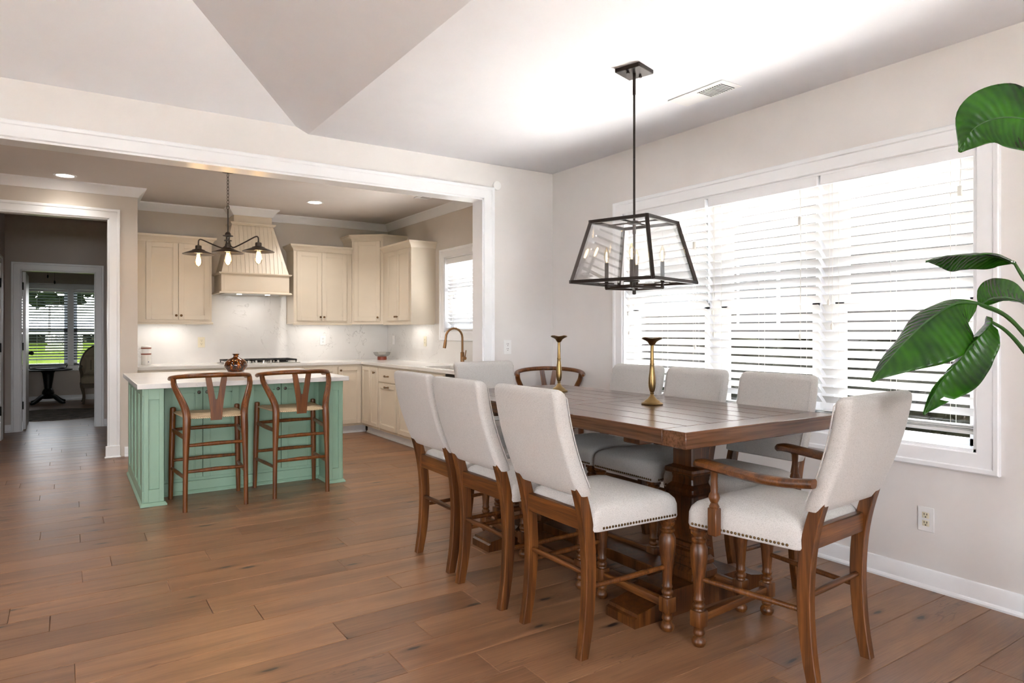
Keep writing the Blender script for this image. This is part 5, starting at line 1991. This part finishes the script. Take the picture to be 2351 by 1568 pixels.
    for i in range(40):
        a = 2 * math.pi * i / 40
        rr_ = 1 + 0.10 * math.sin(3 * a + 1) + 0.05 * r2.uniform(-1, 1)
        pts.append((0.0 + 1.05 * rr_ * math.cos(a), 12.72 + 0.78 * rr_ * math.sin(a), 0.001))
    tag(MB().prism(pts, (0, 0, 0.010)).build('rug', 'rug', smooth=0, org=(0, 12.72, 0.001)), 'mottled grey-brown hide rug on the floor beyond the hall doorway', 'rug')
    # ceiling fan whose pull chains show through the doorway
    org = (-0.25, 13.0, 2.25)
    t = thing('ceiling_fan', 'ceiling fan in the far room, pull chains hanging in view above the blinds', 'fan', org)
    B = lambda mb, n, m='iron': mb.build(n, m, t, org=org)
    B(MB().lathe([(0.07, ZK - 0.001), (0.06, ZK - 0.04), (0.015, ZK - 0.05)], (org[0], org[1], 0), 18), 'mount')
    B(MB().lathe([(0.012, 2.62), (0.012, ZK - 0.04)], (org[0], org[1], 0), 10), 'down_rod')
    B(MB().lathe([(0.05, 2.47), (0.11, 2.49), (0.12, 2.55), (0.10, 2.61), (0.03, 2.63)], (org[0], org[1], 0), 20), 'motor')
    for k in range(5):
        m = Matrix.Translation((org[0], org[1], 2.56)) @ Matrix.Rotation(rad(72 * k + 20), 4, 'Z') @ Matrix.Rotation(rad(10), 4, 'X')
        B(MB().box(0.10, 0.62, -0.06, 0.06, -0.004, 0.004, b=0.003, m=m), 'blade', 'blackwood')
    for dx, z in ((-0.03, 2.19), (0.06, 2.10)):
        mb = MB()
        mb.tube([(org[0] + dx, org[1], z + 0.02), (org[0] + dx, org[1], 2.475)], 0.002, 5)
        mb.lathe([(0.003, z + 0.03), (0.012, z + 0.018), (0.013, z - 0.012), (0.003, z - 0.03)], (org[0] + dx, org[1], 0), 8)
        B(mb, 'pull_chain')


far_room()


# ------------------------------------------------------------------ outdoors
tag(MB().box(-60, 60, -40, 150, -0.6, -0.35).build('lawn', 'lawn', smooth=0, org=(0, 20, -0.35)), 'mown green lawn around the house outside the windows', 'lawn', kind='stuff')
tag(MB().box(-9.5, 4.0, -9.5, -3.8, -0.36, -0.30, b=0.01).build('terrace_slab', 'patio', org=(-2.5, -6, -0.35)), 'pale concrete terrace outside the rear living room windows', 'patio')  # added reflector: throws daylight up through the rear windows
tag(MB().box(4.0, 7.2, -3, 11, -0.36, -0.30, b=0.01).build('patio_slab', 'patio', org=(5.6, 4, -0.35)), 'pale concrete patio slab outside the dining window', 'patio')  # added reflector: sends sun up between the slats to the ceiling


def leafy(name, label, cat, mat, loc, size, n, seed, grp=None):
    """bushy mass: many small leaf tufts on an ellipsoid or box shell"""
    r_ = random.Random(seed)
    t = thing(name, label, cat, loc, 0, grp)
    mb = MB()
    for k in range(n):
        while True:
            p = V((r_.uniform(-1, 1), r_.uniform(-1, 1), r_.uniform(-1, 1)))
            if p.length <= 1:
                break
        if cat == 'hedge':
            p = V((r_.uniform(-1, 1), r_.uniform(-1, 1), r_.uniform(-1, 1)))
        q = V((p.x * size[0], p.y * size[1], p.z * size[2] + size[3]))
        s = size[4] * r_.uniform(0.6, 1.3)
        a, b = r_.uniform(0, 6.28), r_.uniform(-1, 1)
        u = V((math.cos(a), math.sin(a), b)).normalized()
        w_ = u.cross(V((0.3, 0.5, 0.8))).normalized()
        n_ = u.cross(w_)
        mb.loft([[q - u * s, q - u * s * 0.2 + w_ * s * 0.5, q - u * s * 0.2 - w_ * s * 0.5],
                 [q + u * s * 0.9 + n_ * s * 0.3, q + u * s * 0.2 + w_ * s * 0.6, q + u * s * 0.2 - w_ * s * 0.6]])
    mb.build('foliage', mat, t, smooth=0, kind='stuff')
    return t


hd = leafy('hedge', 'dark dense hedge running past the dining window outside', 'hedge', 'hedge', (9.6, 3.0, -0.349), (0.55, 7.5, 0.60, 0.92, 0.26), 1500, 2)
MB().box(-0.4, 0.4, -7.4, 7.4, 0.05, 1.35).build('core', 'hedge', hd, smooth=0)
for i, (x, y, h, lab) in enumerate(((-10.5, 96, 6.4, 'leafy tree on the lawn at the left of the far window view'), (-2.0, 99, 7.0, 'leafy tree in the middle of the far window view'), (7.5, 94, 6.2, 'leafy tree at the right of the far window view'))):
    tr = leafy('garden_tree', lab, 'tree', 'tree', (x, y, -0.349), (5.6, 3.0, 4.0, h + 1.6, 0.95), 560, 20 + i, 'garden trees')
    MB().tube([(0, 0, 0), (0, 0, 0.3), (0.05, 0, h * 0.6), (0, 0.05, h + 0.6)], [0.17, 0.16, 0.13, 0.06], 8).build('trunk', 'bark', tr)
org = (15.5, 3.0, -0.349)
t = thing('neighbour_house', 'dark brown sided house beyond the hedge, glimpsed between the dining blind slats', 'house', org)
MB().box(12.6, 18.4, -7.0, 14.0, -0.349, 5.0).build('wall', 'siding', t, org=org, smooth=0)
MB().prism([(12.0, -7.6, 4.95), (19.0, -7.6, 4.95), (15.5, -7.6, 7.4)], (0, 22.2, 0)).build('roof', 'roof', t, org=org, smooth=0)
for k in range(24):
    MB().box(12.585, 12.602, -7.0, 14.0, -0.3 + k * 0.22, -0.3 + k * 0.22 + 0.205).build('siding_board', 'siding', t, org=org, smooth=0)
for y in (-2.5, 2.2, 8.6):
    f = MB().box(12.55, 12.58, y, y + 1.1, 1.4, 2.9, b=0.01).build('window', 'trim', t, org=org)
    MB().box(12.54, 12.552, y + 0.08, y + 1.02, 1.48, 2.82).build('pane', 'iron', f, org=org, smooth=0)
hb = leafy('hedge', 'low dark hedge at the back of the lawn beyond the far window', 'hedge', 'hedge', (0, 110, -0.349), (24.0, 0.8, 0.35, 0.75, 0.4), 1800, 9)
MB().box(-23.8, 23.8, -0.6, 0.6, 0.02, 0.9).build('core', 'hedge', hb, smooth=0)
